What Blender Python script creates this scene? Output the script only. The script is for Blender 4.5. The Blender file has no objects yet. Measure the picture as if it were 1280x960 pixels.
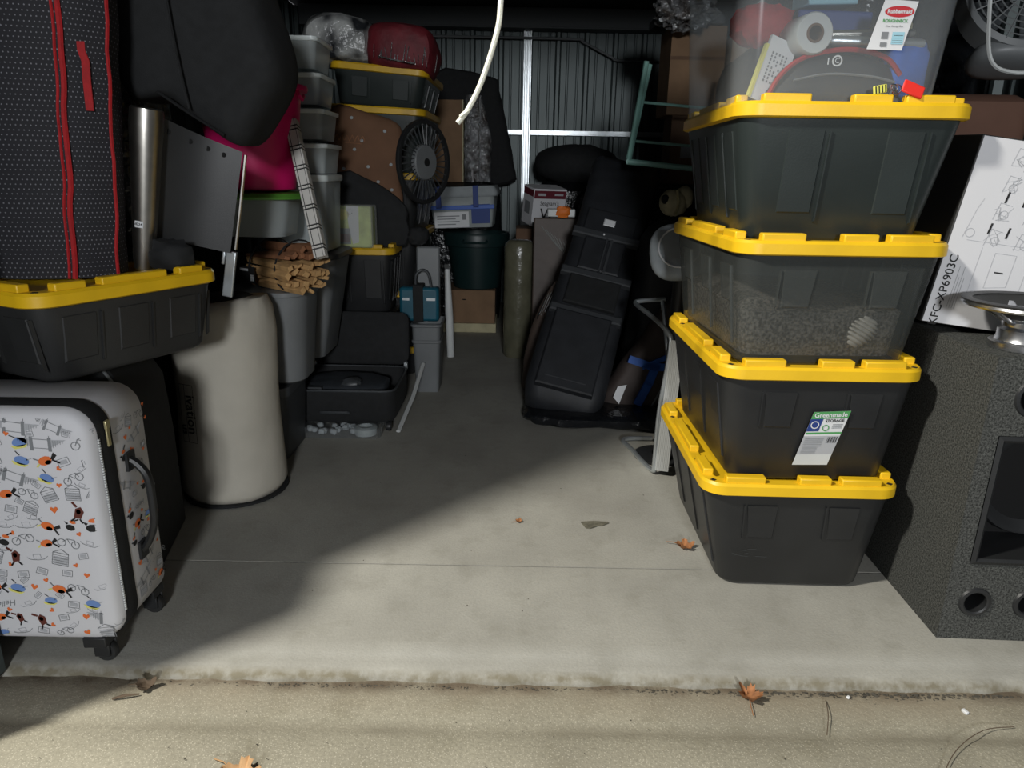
import bpy, bmesh, math, random
from mathutils import Vector, Matrix, noise
random.seed(7)
PI = math.pi
SC = bpy.context.scene
COL = SC.collection

# ------------------------------------------------------------------ camera
cd = bpy.data.cameras.new('camera'); cam = bpy.data.objects.new('camera', cd); COL.objects.link(cam)
cd.sensor_width = 36.0; cd.lens = 880 / 1280 * 36.0; cd.clip_start = .02; cd.clip_end = 200
cam.matrix_world = Matrix.Translation((0, 0, 1.27)) @ Matrix.Rotation(math.radians(90 - 16.8), 4, 'X') @ Matrix.Rotation(.018, 4, 'Z')
SC.camera = cam

# ------------------------------------------------------------------ world, lights, exposure
w = bpy.data.worlds.new('night_sky'); SC.world = w; w.use_nodes = True
w.node_tree.nodes['Background'].inputs[0].default_value = (.74, .74, .78, 1)
w.node_tree.nodes['Background'].inputs[1].default_value = .13
def lamp(name, typ, loc, power, color, size=.1, target=None, angle=None):
    l = bpy.data.lights.new(name, typ); o = bpy.data.objects.new(name, l); COL.objects.link(o)
    l.energy = power; l.color = color; o.location = loc
    if typ == 'AREA': l.size = size
    else: l.shadow_soft_size = size
    if angle: l.spot_size = angle; l.spot_blend = .5
    if target:
        o.rotation_euler = (Vector(target) - Vector(loc)).to_track_quat('-Z', 'Y').to_euler()
    return o
lamp('facade_lamp', 'POINT', (-2.75, .1, 3.9), 1110, (1.0, .965, .88), .17)          # lamp on the building front, left of the door
lamp('yard_lamp', 'POINT', (.4, -5.0, 2.25), 980, (.94, .97, 1.0), .35)            # lamp across the drive
SC.view_settings.view_transform = 'Standard'; SC.view_settings.look = 'None'
SC.view_settings.gamma = 1; SC.view_settings.use_curve_mapping = False
SC.view_settings.exposure = 0.0

# ------------------------------------------------------------------ materials
def mat(name, col, rough=.6, metal=0, var=0, scale=20, bump=0, bscale=None, col2=None, spec=.5, alpha=1, trans=0, det=4, dist=.002):
    m = bpy.data.materials.new(name); m.use_nodes = True
    nt = m.node_tree; b = nt.nodes['Principled BSDF']
    b.inputs['Base Color'].default_value = (*col, 1); b.inputs['Roughness'].default_value = rough
    b.inputs['Metallic'].default_value = metal; b.inputs['Specular IOR Level'].default_value = spec
    b.inputs['Alpha'].default_value = alpha; b.inputs['Transmission Weight'].default_value = trans
    tc = nt.nodes.new('ShaderNodeTexCoord')
    if var or col2:
        n = nt.nodes.new('ShaderNodeTexNoise'); n.inputs['Scale'].default_value = scale; n.inputs['Detail'].default_value = det
        nt.links.new(tc.outputs['Object'], n.inputs['Vector'])
        r = nt.nodes.new('ShaderNodeValToRGB'); nt.links.new(n.outputs['Fac'], r.inputs['Fac'])
        c2 = col2 or tuple(c * (1 - var) for c in col)
        r.color_ramp.elements[0].position = .35; r.color_ramp.elements[1].position = .65
        r.color_ramp.elements[0].color = (*c2, 1); r.color_ramp.elements[1].color = (*col, 1)
        nt.links.new(r.outputs['Color'], b.inputs['Base Color'])
    if bump:
        n = nt.nodes.new('ShaderNodeTexNoise'); n.inputs['Scale'].default_value = bscale or scale * 4; n.inputs['Detail'].default_value = 3
        nt.links.new(tc.outputs['Object'], n.inputs['Vector'])
        bp = nt.nodes.new('ShaderNodeBump'); bp.inputs['Strength'].default_value = bump; bp.inputs['Distance'].default_value = dist
        nt.links.new(n.outputs['Fac'], bp.inputs['Height']); nt.links.new(bp.outputs['Normal'], b.inputs['Normal'])
    return m
def mnode(nt, op, a, b=None, c=None):
    n = nt.nodes.new('ShaderNodeMath'); n.operation = op
    for i, v in enumerate((a, b, c)):
        if v is None: continue
        if isinstance(v, (int, float)): n.inputs[i].default_value = v
        else: nt.links.new(v, n.inputs[i])
    return n.outputs[0]
def mixcol(nt, fac, a, b):
    n = nt.nodes.new('ShaderNodeMix'); n.data_type = 'RGBA'
    nt.links.new(fac, n.inputs['Factor'])
    for k, v in ((6, a), (7, b)):
        if isinstance(v, tuple): n.inputs[k].default_value = (*v, 1)
        else: nt.links.new(v, n.inputs[k])
    return n.outputs[2]
def clear_mat(name, col, alpha, rough=.25, haze=None):
    m = mat(name, col, rough, alpha=1); nt = m.node_tree; b = nt.nodes['Principled BSDF']
    t = nt.nodes.new('ShaderNodeBsdfTransparent'); mx = nt.nodes.new('ShaderNodeMixShader')
    t.inputs[0].default_value = (*[min(1, .75 + c * .25) for c in col], 1)
    mx.inputs[0].default_value = alpha
    out = nt.nodes['Material Output']
    nt.links.new(t.outputs[0], mx.inputs[1]); nt.links.new(b.outputs[0], mx.inputs[2]); nt.links.new(mx.outputs[0], out.inputs[0])
    return m
def concrete(name, base, dark, tint, agg=0.0, bands=()):
    m = bpy.data.materials.new(name); m.use_nodes = True; nt = m.node_tree; b = nt.nodes['Principled BSDF']
    tc = nt.nodes.new('ShaderNodeTexCoord')
    def nz(s, d, rmp):
        n = nt.nodes.new('ShaderNodeTexNoise'); n.inputs['Scale'].default_value = s; n.inputs['Detail'].default_value = d; n.inputs['Roughness'].default_value = .62
        nt.links.new(tc.outputs['Object'], n.inputs['Vector'])
        r = nt.nodes.new('ShaderNodeMapRange'); r.inputs[1].default_value = rmp[0]; r.inputs[2].default_value = rmp[1]
        nt.links.new(n.outputs['Fac'], r.inputs[0]); return r.outputs[0], n
    a, n1 = nz(2.2, 6, (.35, .68)); c = mixcol(nt, a, base, dark)
    a2, n2 = nz(9, 8, (.52, .75)); a2 = mnode(nt, 'MULTIPLY', a2, .55); c = mixcol(nt, a2, c, tint)
    a3, n3 = nz(120, 3, (.4, .7)); a3 = mnode(nt, 'MULTIPLY', a3, .25 + agg * .4); c = mixcol(nt, a3, c, tuple(x * .55 for x in base))
    if agg:
        v = nt.nodes.new('ShaderNodeTexVoronoi'); v.inputs['Scale'].default_value = 170; nt.links.new(tc.outputs['Object'], v.inputs['Vector'])
        lt = mnode(nt, 'LESS_THAN', v.outputs['Distance'], .25); lt = mnode(nt, 'MULTIPLY', lt, agg * .5)
        c = mixcol(nt, lt, c, (.75, .70, .56))
    sp = nt.nodes.new('ShaderNodeSeparateXYZ'); nt.links.new(tc.outputs['Object'], sp.inputs[0])
    for y0, wd, col, st, sc_ in bands:      # dirt worn into strips of the concrete, ragged along its length
        q1, _ = nz(sc_, 5, (.36, .62))
        dd = mnode(nt, 'DIVIDE', mnode(nt, 'ABSOLUTE', mnode(nt, 'SUBTRACT', sp.outputs[1], y0)), wd)
        g_ = mnode(nt, 'MULTIPLY', mnode(nt, 'MAXIMUM', mnode(nt, 'SUBTRACT', 1.0, dd), 0.0), mnode(nt, 'MULTIPLY', mnode(nt, 'ADD', q1, .25), st))
        g_ = mnode(nt, 'MINIMUM', g_, 1.0); c = mixcol(nt, g_, c, col)
    nt.links.new(c, b.inputs['Base Color']); b.inputs['Roughness'].default_value = .85; b.inputs['Specular IOR Level'].default_value = .25
    bp = nt.nodes.new('ShaderNodeBump'); bp.inputs['Strength'].default_value = .35 + agg * .4; bp.inputs['Distance'].default_value = .003
    nt.links.new(n3.outputs['Fac'], bp.inputs['Height']); nt.links.new(bp.outputs['Normal'], b.inputs['Normal'])
    return m

BLACKPL = mat('black_plastic', (.022, .023, .024), .42, var=.25, scale=6, bump=.15, bscale=300)
BLACKPL2 = mat('black_plastic_worn', (.028, .029, .029), .48, col2=(.018, .018, .018), scale=4, bump=.2, bscale=260)
GREENBLK = mat('greenish_black_plastic', (.026, .034, .033), .38, var=.2, scale=5, bump=.1, bscale=200)
YELLOW = mat('yellow_plastic', (.85, .52, .012), .42, var=.12, scale=9, bump=.1, bscale=150)
YELLOWD = mat('dusty_yellow_plastic', (.70, .42, .012), .45, var=.25, scale=9)
SMOKE = clear_mat('smoky_clear_plastic', (.10, .11, .105), .40, .3)
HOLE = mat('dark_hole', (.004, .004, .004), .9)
CLEAR = clear_mat('clear_plastic', (.70, .74, .76), .09, .2)
CLEARD = clear_mat('cloudy_plastic', (.55, .60, .60), .55, .3)
WHITEPL = mat('white_plastic', (.62, .64, .63), .4, var=.1, scale=8)
WHITELID = mat('milky_lid_plastic', (.72, .78, .77), .35, var=.1, scale=8)
GREYPL = mat('grey_plastic', (.17, .18, .185), .45, var=.15, scale=6)
DGREYPL = mat('dark_grey_plastic', (.055, .060, .065), .45, var=.15, scale=6)
STEEL = mat('brushed_steel', (.48, .46, .42), .32, 1, var=.15, scale=30)
GALV = mat('galvanised_steel', (.62, .66, .68), .35, .8, var=.2, scale=14)
CHROME = mat('chrome', (.66, .67, .69), .27, 1)
BLKFAB = mat('black_fabric', (.012, .013, .014), .85, var=.3, scale=30, bump=.4, bscale=350)
BLKNYL = mat('black_nylon', (.020, .022, .026), .6, var=.3, scale=12, bump=.25, bscale=200)
BLKFILM = mat('black_film', (.010, .011, .013), .25, var=.2, scale=12, bump=.8, bscale=18, dist=.02)
GRYWEB = mat('dark_webbing', (.035, .038, .042), .7, bump=.4, bscale=300)
CARD = mat('cardboard', (.24, .145, .08), .85, var=.2, scale=7, bump=.1, bscale=120)
CARDD = mat('dark_cardboard', (.15, .085, .05), .85, var=.2, scale=7)
CARPET = mat('grey_box_carpet', (.105, .108, .10), .95, col2=(.030, .031, .029), scale=190, bump=.7, bscale=320, dist=.003, spec=.1, det=6)
BEIGE = mat('beige_bag_cloth', (.50, .47, .40), .8, var=.12, scale=5, bump=.3, bscale=25, dist=.006)
WHITE = mat('white_print', (.66, .66, .68), .7, var=.04, scale=3)
PAPER = mat('white_paper', (.72, .73, .74), .7)
INK = mat('black_ink', (.012, .012, .012), .7)
GINK = mat('grey_ink', (.22, .23, .24), .7)
LGINK = mat('pale_grey_ink', (.42, .43, .45), .7)
RED = mat('red_fabric', (.42, .008, .012), .7, var=.2, scale=60, bump=.3, bscale=400)
WEB = mat('grey_webbing', (.40, .41, .40), .8, bump=.6, bscale=300)
MAROON = mat('maroon_quilt', (.16, .012, .02), .65, var=.4, scale=10, bump=.4, bscale=30, dist=.01)
PINK = mat('pink_plastic', (.70, .012, .15), .38, var=.15, scale=4)
GREENLID = mat('green_plastic', (.10, .30, .04), .4, var=.2, scale=6)
LIME = mat('lime_print', (.62, .72, .22), .6, var=.3, scale=14)
PINKP = mat('dull_pink_print', (.40, .10, .12), .6)
BLUE = mat('blue_plastic', (.02, .10, .45), .45)
BLUECL = mat('blue_cloth', (.03, .12, .5), .8, var=.3, scale=20)
TEAL = mat('teal_plastic', (.012, .10, .15), .38, var=.2, scale=8)
TUBGRN = mat('dark_green_tub', (.010, .028, .028), .4, var=.2, scale=6)
MINT = mat('mint_paint', (.24, .46, .40), .5, var=.1, scale=10)
WOOD = mat('kindling_wood', (.60, .36, .15), .8, var=.35, scale=25, bump=.3)
WOODD = mat('dark_kindling_wood', (.30, .13, .06), .8, var=.3, scale=25)
BROWNFAB = mat('brown_fabric', (.17, .085, .045), .85, var=.2, scale=8, bump=.3, bscale=200)
BROWNBAG = mat('brown_grey_bag', (.07, .052, .045), .7, var=.3, scale=8)
CREAM = mat('cream_plush', (.52, .47, .30), .9, var=.2, scale=14, bump=.5, bscale=100)
GREYFAB = mat('grey_fabric', (.34, .37, .38), .8, var=.12, scale=20, bump=.3, bscale=200)
FOIL = mat('crinkled_clear_film', (.30, .31, .32), .18, .35, col2=(.07, .06, .055), scale=14, bump=1, bscale=26, dist=.03)
FILM = clear_mat('thin_clear_film', (.6, .62, .6), .3, .12)
ORANGE = mat('orange_print', (.75, .18, .02), .6)
OLIVE = mat('olive_wrap', (.14, .135, .09), .25, var=.3, scale=8, bump=.6, bscale=18, dist=.01)
BRWRAP = mat('brown_wrapped', (.085, .062, .05), .55, var=.25, scale=5, bump=.4, bscale=8, dist=.015)
ROPE = mat('white_rope', (.80, .80, .68), .8, bump=.8, bscale=300)
TIN = mat('painted_steel_panel', (.088, .11, .11), .45, .25, var=.12, scale=3)
TIND = mat('dark_steel_beam', (.09, .10, .105), .6)
CEIL = mat('ceiling_insulation', (.03, .032, .033), .9)
LEAFM = mat('brown_leaf', (.38, .16, .06), .75, var=.4, scale=60)
LEAFT = mat('tan_leaf', (.50, .30, .14), .75, var=.3, scale=40)
LEAFG = mat('grey_bark', (.16, .15, .11), .9, var=.4, scale=60, bump=.5)
TWIG = mat('dry_twig', (.10, .07, .045), .9)
TAPE = mat('blue_tape', (.015, .10, .42), .5)
TAGRED = mat('red_tag', (.80, .03, .02), .5)
TAGYEL = mat('yellow_tag', (.75, .72, .12), .5)
GREENINK = mat('green_ink', (.08, .32, .10), .6)
NAVYINK = mat('navy_ink', (.02, .05, .22), .6)
REDINK = mat('red_ink', (.55, .02, .03), .6)
MAROONINK = mat('maroon_ink', (.12, .01, .02), .6)
SKYINK = mat('pale_blue_ink', (.35, .62, .72), .6)
ORINK = mat('orange_ink', (.75, .17, .04), .6)
BLINK = mat('blue_ink', (.16, .27, .55), .6)
YLINK = mat('yellow_ink', (.72, .68, .18), .6)
BRINK = mat('brown_ink', (.12, .03, .02), .6)
GOLD = mat('pale_gold', (.62, .55, .30), .35, .7)
SOIL = mat('speckled_soil', (.05, .045, .038), .95, col2=(.24, .225, .20), scale=120, bump=1, bscale=120, det=2)
SHELL = mat('shell', (.62, .60, .54), .6, var=.3, scale=30)
FLOORM = concrete('floor_concrete', (.40, .39, .345), (.31, .30, .265), (.25, .24, .20), bands=((1.552, .022, (.20, .18, .13), 1.0, 25), (1.63, .06, (.56, .56, .52), .35, 3)))
APRONM = concrete('apron_concrete', (.35, .325, .25), (.26, .24, .185), (.21, .19, .13), agg=.6, bands=((1.54, .05, (.11, .085, .06), 1.1, 9), (1.385, .03, (.22, .20, .15), .75, 4), (1.50, .09, (.30, .25, .18), .5, 3)))
ASPH = mat('asphalt', (.055, .055, .055), .95, col2=(.10, .10, .10), scale=160, bump=1, bscale=140, dist=.006)
MORTAR = mat('joint_dirt', (.10, .09, .07), .95, var=.4, scale=60)

def dotted():
    m = mat('dotted_black_fabric', (.018, .018, .024), .8, bump=.4, bscale=250); nt = m.node_tree; b = nt.nodes['Principled BSDF']
    tc = [n for n in nt.nodes if n.type == 'TEX_COORD'][0]
    s = nt.nodes.new('ShaderNodeSeparateXYZ'); nt.links.new(tc.outputs['Object'], s.inputs[0])
    P = .0155
    u = mnode(nt, 'DIVIDE', mnode(nt, 'ADD', s.outputs[0], mnode(nt, 'MULTIPLY', s.outputs[1], .8)), P)
    v = mnode(nt, 'DIVIDE', s.outputs[2], P * .9)
    row = mnode(nt, 'MODULO', mnode(nt, 'FLOOR', v), 2)
    u = mnode(nt, 'ADD', u, mnode(nt, 'MULTIPLY', row, .5))
    du = mnode(nt, 'SUBTRACT', mnode(nt, 'FRACT', u), .5); dv = mnode(nt, 'SUBTRACT', mnode(nt, 'FRACT', v), .5)
    d = mnode(nt, 'ADD', mnode(nt, 'MULTIPLY', du, du), mnode(nt, 'MULTIPLY', dv, dv))
    f = mnode(nt, 'LESS_THAN', d, .022)
    nt.links.new(mixcol(nt, f, (.012, .012, .016), (.17, .17, .19)), b.inputs['Base Color'])
    return m
DOTTED = dotted()
def plaid():
    m = mat('white_plaid_print', (.62, .60, .56), .7); nt = m.node_tree; b = nt.nodes['Principled BSDF']
    tc = [n for n in nt.nodes if n.type == 'TEX_COORD'][0]
    s = nt.nodes.new('ShaderNodeSeparateXYZ'); nt.links.new(tc.outputs['Object'], s.inputs[0])
    v = mnode(nt, 'FRACT', mnode(nt, 'DIVIDE', s.outputs[2], .082))
    a = mnode(nt, 'LESS_THAN', mnode(nt, 'ABSOLUTE', mnode(nt, 'SUBTRACT', v, .42)), .035)
    a2 = mnode(nt, 'LESS_THAN', mnode(nt, 'ABSOLUTE', mnode(nt, 'SUBTRACT', v, .60)), .035)
    u1 = mnode(nt, 'LESS_THAN', mnode(nt, 'ABSOLUTE', mnode(nt, 'SUBTRACT', s.outputs[0], -.014)), .0016)
    u2 = mnode(nt, 'LESS_THAN', mnode(nt, 'ABSOLUTE', mnode(nt, 'SUBTRACT', s.outputs[0], .016)), .0010)
    f = mnode(nt, 'MAXIMUM', mnode(nt, 'MAXIMUM', a, a2), mnode(nt, 'MAXIMUM', u1, u2))
    nt.links.new(mixcol(nt, f, (.62, .60, .56), (.02, .02, .02)), b.inputs['Base Color'])
    return m
PLAID = plaid()

# ------------------------------------------------------------------ mesh helpers
def rrect(W, L, r, n=6, cx=0, cy=0):
    r = min(r, W / 2 - 1e-4, L / 2 - 1e-4); out = []
    for sx, sy, a0 in ((1, 1, 0), (-1, 1, 90), (-1, -1, 180), (1, -1, 270)):
        for i in range(n + 1):
            a = math.radians(a0 + 90 * i / n)
            out.append((cx + sx * (W / 2 - r) + r * math.cos(a), cy + sy * (L / 2 - r) + r * math.sin(a)))
    return out
class M:
    def __init__(s): s.v = []; s.f = []; s.m = []
    def add(s, vs, fs, mi=0):
        o = len(s.v); s.v += [tuple(v) for v in vs]; s.f += [tuple(o + i for i in f) for f in fs]; s.m += [mi] * len(fs); return s
    def box(s, x0, x1, y0, y1, z0, z1, mi=0, T=None):
        vs = [(x, y, z) for z in (z0, z1) for y in (y0, y1) for x in (x0, x1)]
        if T: vs = [T @ Vector(v) for v in vs]
        return s.add(vs, [(0, 2, 3, 1), (4, 5, 7, 6), (0, 1, 5, 4), (2, 6, 7, 3), (0, 4, 6, 2), (1, 3, 7, 5)], mi)
    def loft(s, rings, c0=True, c1=True, mi=0, closed=True):
        n = len(rings[0]); vs = [p for r in rings for p in r]; fs = []
        for k in range(len(rings) - 1):
            for i in range(n if closed else n - 1):
                j = (i + 1) % n; a = k * n
                fs.append((a + i, a + j, a + n + j, a + n + i))
        if c0: fs.append(tuple(range(n - 1, -1, -1)))
        if c1: fs.append(tuple(range((len(rings) - 1) * n, len(rings) * n)))
        return s.add(vs, fs, mi)
    def zloft(s, secs, n=6, c0=True, c1=True, mi=0):      # secs: (W, L, r, z[, cx, cy])
        return s.loft([[(x, y, q[3]) for x, y in rrect(q[0], q[1], q[2], n, *(q[4:6] if len(q) > 4 else (0, 0)))] for q in secs], c0, c1, mi)
    def rev(s, prof, n=24, c=(0, 0, 0), T=None, c0=True, c1=True, mi=0):     # prof: (r, z)
        rings = [[Vector((c[0] + r * math.cos(2 * PI * i / n), c[1] + r * math.sin(2 * PI * i / n), c[2] + z)) for i in range(n)] for r, z in prof]
        if T: rings = [[T @ p for p in r] for r in rings]
        return s.loft(rings, c0, c1, mi)
    def tube(s, pts, r, n=8, mi=0, closed=False, flat=1):
        pts = [Vector(p) for p in pts]; rings = []; up = Vector((0, 0, 1)); N = len(pts)
        for i, p in enumerate(pts):
            if closed: t = pts[(i + 1) % N] - pts[i - 1]
            else: t = pts[min(i + 1, N - 1)] - pts[max(i - 1, 0)]
            t.normalize()
            if i == 0:
                a = t.cross(up)
                if a.length < .2: a = t.cross(Vector((0, 1, 0)))
            else: a = pa - t * pa.dot(t)
            a.normalize(); pa = a; b = t.cross(a)
            rr = r[i] if isinstance(r, (list, tuple)) else r
            rings.append([p + a * rr * math.cos(2 * PI * k / n) + b * rr * flat * math.sin(2 * PI * k / n) for k in range(n)])
        if closed: rings.append(rings[0])
        return s.loft(rings, not closed, not closed, mi)
    def ell(s, c, rad, e=1.0, nu=20, nv=12, amp=0, fr=4, T=None, mi=0, seed=0):
        def pw(x, p): return math.copysign(abs(x) ** p, x)
        rings = []
        for k in range(nv + 1):
            ph = -PI / 2 + PI * k / nv; ring = []
            ph = max(min(ph, PI / 2 - .02), -PI / 2 + .02)
            for i in range(nu):
                th = 2 * PI * i / nu
                p = Vector((pw(math.cos(ph), e) * pw(math.cos(th), e) * rad[0], pw(math.cos(ph), e) * pw(math.sin(th), e) * rad[1], pw(math.sin(ph), e) * rad[2]))
                if amp: p *= 1 + amp * noise.noise(p * fr / max(rad) + Vector((seed, seed * 2, 0)))
                p += Vector(c)
                ring.append(T @ p if T else p)
            rings.append(ring)
        return s.loft(rings, True, True, mi)
    def puffy(s, out, th, y0=0, p=2.4, n=8, amp=0, fr=8, T=None, mi=0, sub=4, flatmin=.0, seed=0):
        # a closed outline in x-z, thickness along y, edges rounded over like a stuffed bag
        pts = smooth(out, sub); cx = sum(q[0] for q in pts) / len(pts); cz = sum(q[1] for q in pts) / len(pts)
        rings = []
        for k in range(n + 1):
            t = -1 + 2 * k / n; a = math.sin(t * PI / 2)
            sc = max((1 - abs(a) ** p) ** (1 / p), 0) * .45 + .55 if abs(a) < .999 else .55
            ring = []
            for x, z in pts:
                q = Vector((cx + (x - cx) * sc, y0 + a * th / 2, cz + (z - cz) * sc))
                if amp: q += Vector((noise.noise(q * fr + Vector((seed, 0, 0))), noise.noise(q * fr + Vector((0, 9 + seed, 0))), noise.noise(q * fr + Vector((0, 0, 19 + seed))))) * amp
                ring.append(T @ q if T else q)
            rings.append(ring)
        return s.loft(rings, True, True, mi)
    def build(s, name, mats, parent=None, loc=None, rot=None, bev=0, ang=40, flat=False, kind=None):
        me = bpy.data.meshes.new(name); me.from_pydata(s.v, [], s.f)
        for m in (mats if isinstance(mats, (list, tuple)) else [mats]): me.materials.append(m)
        me.polygons.foreach_set('material_index', s.m)
        bm = bmesh.new(); bm.from_mesh(me); bmesh.ops.remove_doubles(bm, verts=bm.verts, dist=1e-6)
        if not flat: bmesh.ops.recalc_face_normals(bm, faces=bm.faces)
        bm.to_mesh(me); bm.free()
        if not flat:
            me.polygons.foreach_set('use_smooth', [True] * len(me.polygons)); me.set_sharp_from_angle(angle=math.radians(ang))
        o = bpy.data.objects.new(name, me); COL.objects.link(o)
        if parent: o.parent = parent
        if loc: o.location = loc
        if rot: o.rotation_euler = rot
        if bev:
            b = o.modifiers.new('bevel', 'BEVEL'); b.width = bev; b.segments = 2; b.limit_method = 'ANGLE'; b.angle_limit = math.radians(40)
        if kind: o['kind'] = kind
        return o
def smooth(pts, k):
    n = len(pts); out = []
    for i in range(n):
        p0, p1, p2, p3 = [Vector(pts[(i + d) % n]) for d in (-1, 0, 1, 2)]
        for j in range(k):
            t = j / k
            q = .5 * ((2 * p1) + (p2 - p0) * t + (2 * p0 - 5 * p1 + 4 * p2 - p3) * t * t + (3 * p1 - p0 - 3 * p2 + p3) * t ** 3)
            out.append(tuple(q))
    return out
def spath(pts, k=6):
    P = [Vector(p) for p in pts]; out = []
    for i in range(len(P) - 1):
        p0 = P[max(i - 1, 0)]; p1 = P[i]; p2 = P[i + 1]; p3 = P[min(i + 2, len(P) - 1)]
        for j in range(k):
            t = j / k
            out.append(.5 * ((2 * p1) + (p2 - p0) * t + (2 * p0 - 5 * p1 + 4 * p2 - p3) * t * t + (3 * p1 - p0 - 3 * p2 + p3) * t ** 3))
    out.append(P[-1]); return out
def tag(o, label=None, cat=None, group=None, kind=None):
    if label: o['label'] = label
    if cat: o['category'] = cat
    if group: o['group'] = group
    if kind: o['kind'] = kind
    return o
def thing(name, label, cat, loc=(0, 0, 0), rz=0, group=None, rot=None):
    o = bpy.data.objects.new(name, None); COL.objects.link(o); o.location = loc; o.rotation_euler = rot or (0, 0, rz)
    o.empty_display_size = .1
    return tag(o, label, cat, group)
def struct(m, name, mats, label=None, parent=None, **k):
    o = m.build(name, mats, parent, **k)
    if not parent: o['kind'] = 'structure'
    if label and not parent: o['label'] = label
    return o
_tc = {}
def text2d(body, size, bold=0.0, shear=0.0):
    key = (body, size, bold, shear)
    if key in _tc: return _tc[key]
    cu = bpy.data.curves.new('lettering', 'FONT'); cu.body = body; cu.size = size; cu.offset = bold; cu.shear = shear; cu.resolution_u = 3
    cu.align_x = 'CENTER'; cu.align_y = 'CENTER'
    o = bpy.data.objects.new('lettering', cu); COL.objects.link(o)
    dg = bpy.context.evaluated_depsgraph_get(); dg.update()
    me = bpy.data.meshes.new_from_object(o.evaluated_get(dg))
    r = ([(v.co.x, v.co.y) for v in me.vertices], [tuple(p.vertices) for p in me.polygons])
    bpy.data.objects.remove(o); bpy.data.curves.remove(cu); bpy.data.meshes.remove(me)
    _tc[key] = r; return r
class Print:                                          # flat printed marks laid on a face: fn(u, v) -> point on that face
    def __init__(s, fn): s.fn = fn; s.m = M(); s.o = (0, 0, 0, 1); s.lift = 0
    def frame(s, u=0, v=0, rot=0, sc=1): s.o = (u, v, rot, sc); return s
    def _p(s, u, v):
        a, b, r, k = s.o; c, q = math.cos(r), math.sin(r)
        return s.fn(a + k * (u * c - v * q), b + k * (u * q + v * c), s.lift)
    def poly(s, pts, mi=0): s.m.add([s._p(*p) for p in pts], [tuple(range(len(pts)))], mi); return s
    def rect(s, u0, u1, v0, v1, mi=0): return s.poly([(u0, v0), (u1, v0), (u1, v1), (u0, v1)], mi)
    def line(s, a, b, w=.001, mi=0):
        a = Vector(a); b = Vector(b); d = (b - a); 
        if d.length < 1e-6: return s
        n = Vector((-d.y, d.x)).normalized() * w / 2
        return s.poly([tuple(a + n), tuple(a - n), tuple(b - n), tuple(b + n)], mi)
    def path(s, pts, w=.001, mi=0):
        for a, b in zip(pts, pts[1:]): s.line(a, b, w, mi)
        return s
    def ell(s, c, ru, rv, mi=0, n=12): return s.poly([(c[0] + ru * math.cos(2 * PI * i / n), c[1] + rv * math.sin(2 * PI * i / n)) for i in range(n)], mi)
    def ring(s, c, r, w, mi=0, n=14): return s.path([(c[0] + r * math.cos(2 * PI * i / n), c[1] + r * math.sin(2 * PI * i / n)) for i in range(n + 1)], w, mi)
    def text(s, body, u, v, size, mi=0, bold=0, rot=0, shear=0):
        vs, fs = text2d(body, size, bold, shear); c, q = math.cos(rot), math.sin(rot)
        s.m.add([s._p(u + x * c - y * q, v + x * q + y * c) for x, y in vs], fs, mi); return s
    def build(s, name, mats, parent): return s.m.build(name, mats, parent, flat=True)

# ------------------------------------------------------------------ the setting
fl = M().box(-1.95, 1.95, 1.62, 7.1, -.12, -.02); floor = struct(fl, 'floor', MORTAR, 'pale grey concrete slab floor of the storage unit, one joint across')
def slab(y0, y1, name):
    m = M(); nx = 90; xs = [-1.95 + 3.9 * i / nx for i in range(nx + 1)]
    def row(y, z, a): return [(x, y + a * noise.noise(Vector((x * 14, y * 3, 0))), z + (a * .35 * noise.noise(Vector((x * 22, 7, 0))) if a else 0)) for x in xs]
    first = y0 < 1.6
    rows = [row(y0, -.11, 0)] + ([row(y0, -.022, .012), row(y0 + .006, -.012, .016), row(y0 + .014, -.005, .014), row(y0 + .024, -.001, .008), row(y0 + .05, 0, 0)] if first else [row(y0, -.11, 0), row(y0, 0, 0)]) + [row(y1, 0, 0), row(y1, -.11, 0)]
    m.loft(rows, False, False, closed=False); m.build(name, FLOORM, floor)
slab(1.548, 2.085, 'slab'); slab(2.091, 7.1, 'slab')
m = M(); nx = 80
rows = []
for y, z in ((1.236, -.2), (1.236, -.034), (1.246, -.026), (1.33, -.024), (1.375, -.024), (1.392, -.028), (1.41, -.022), (1.50, -.020), (1.545, -.026), (1.60, -.028)):
    rows.append([(-3 + 6 * i / nx, y + .006 * noise.noise(Vector((i * .9, 3, y))), z + .003 * noise.noise(Vector((i * .5, y * 5, 0)))) for i in range(nx + 1)])
m.loft(rows, False, False, closed=False)
struct(m, 'concrete_apron', APRONM, 'worn yellowish concrete apron strip in front of the slab edge')
m = M().box(-8, 8, -14, 1.234, -.3, -.040); struct(m, 'asphalt_drive', ASPH, 'dark asphalt drive outside the door')
def ribwall(x0, x1, z0, z1, T, name, label):
    prof = []; x = x0; P = .262
    while x < x1:
        for dx, dy in ((0, 0), (.016, .028), (.042, .028), (.058, 0), (.098, 0), (.105, .008), (.116, .008), (.123, 0), (.190, 0), (.197, .008), (.208, .008), (.215, 0)):
            if x + dx < x1: prof.append((x + dx, dy))
        x += P
    prof.append((x1, 0))
    m = M(); m.loft([[T @ Vector((a, b, z)) for a, b in prof] for z in (z0, z1)], False, False, closed=False)
    m.loft([[T @ Vector((a, b + .004 if i else b, z)) for a, b in prof] for i, z in ((1, z0), (1, z1))], False, False, closed=False)
    return struct(m, name, TIN, label, ang=20)
ribwall(-1.97, 1.97, 0, 2.62, Matrix.Translation((0, 7.07, 0)) @ Matrix.Rotation(PI, 4, 'Z'), 'wall_back', 'grey-green ribbed steel back wall')
ribwall(-2.8, 2.8, 0, 2.62, Matrix.Translation((-1.96, 4.3, 0)) @ Matrix.Rotation(-PI / 2, 4, 'Z') , 'wall_left', 'ribbed steel wall on the left side')
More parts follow.
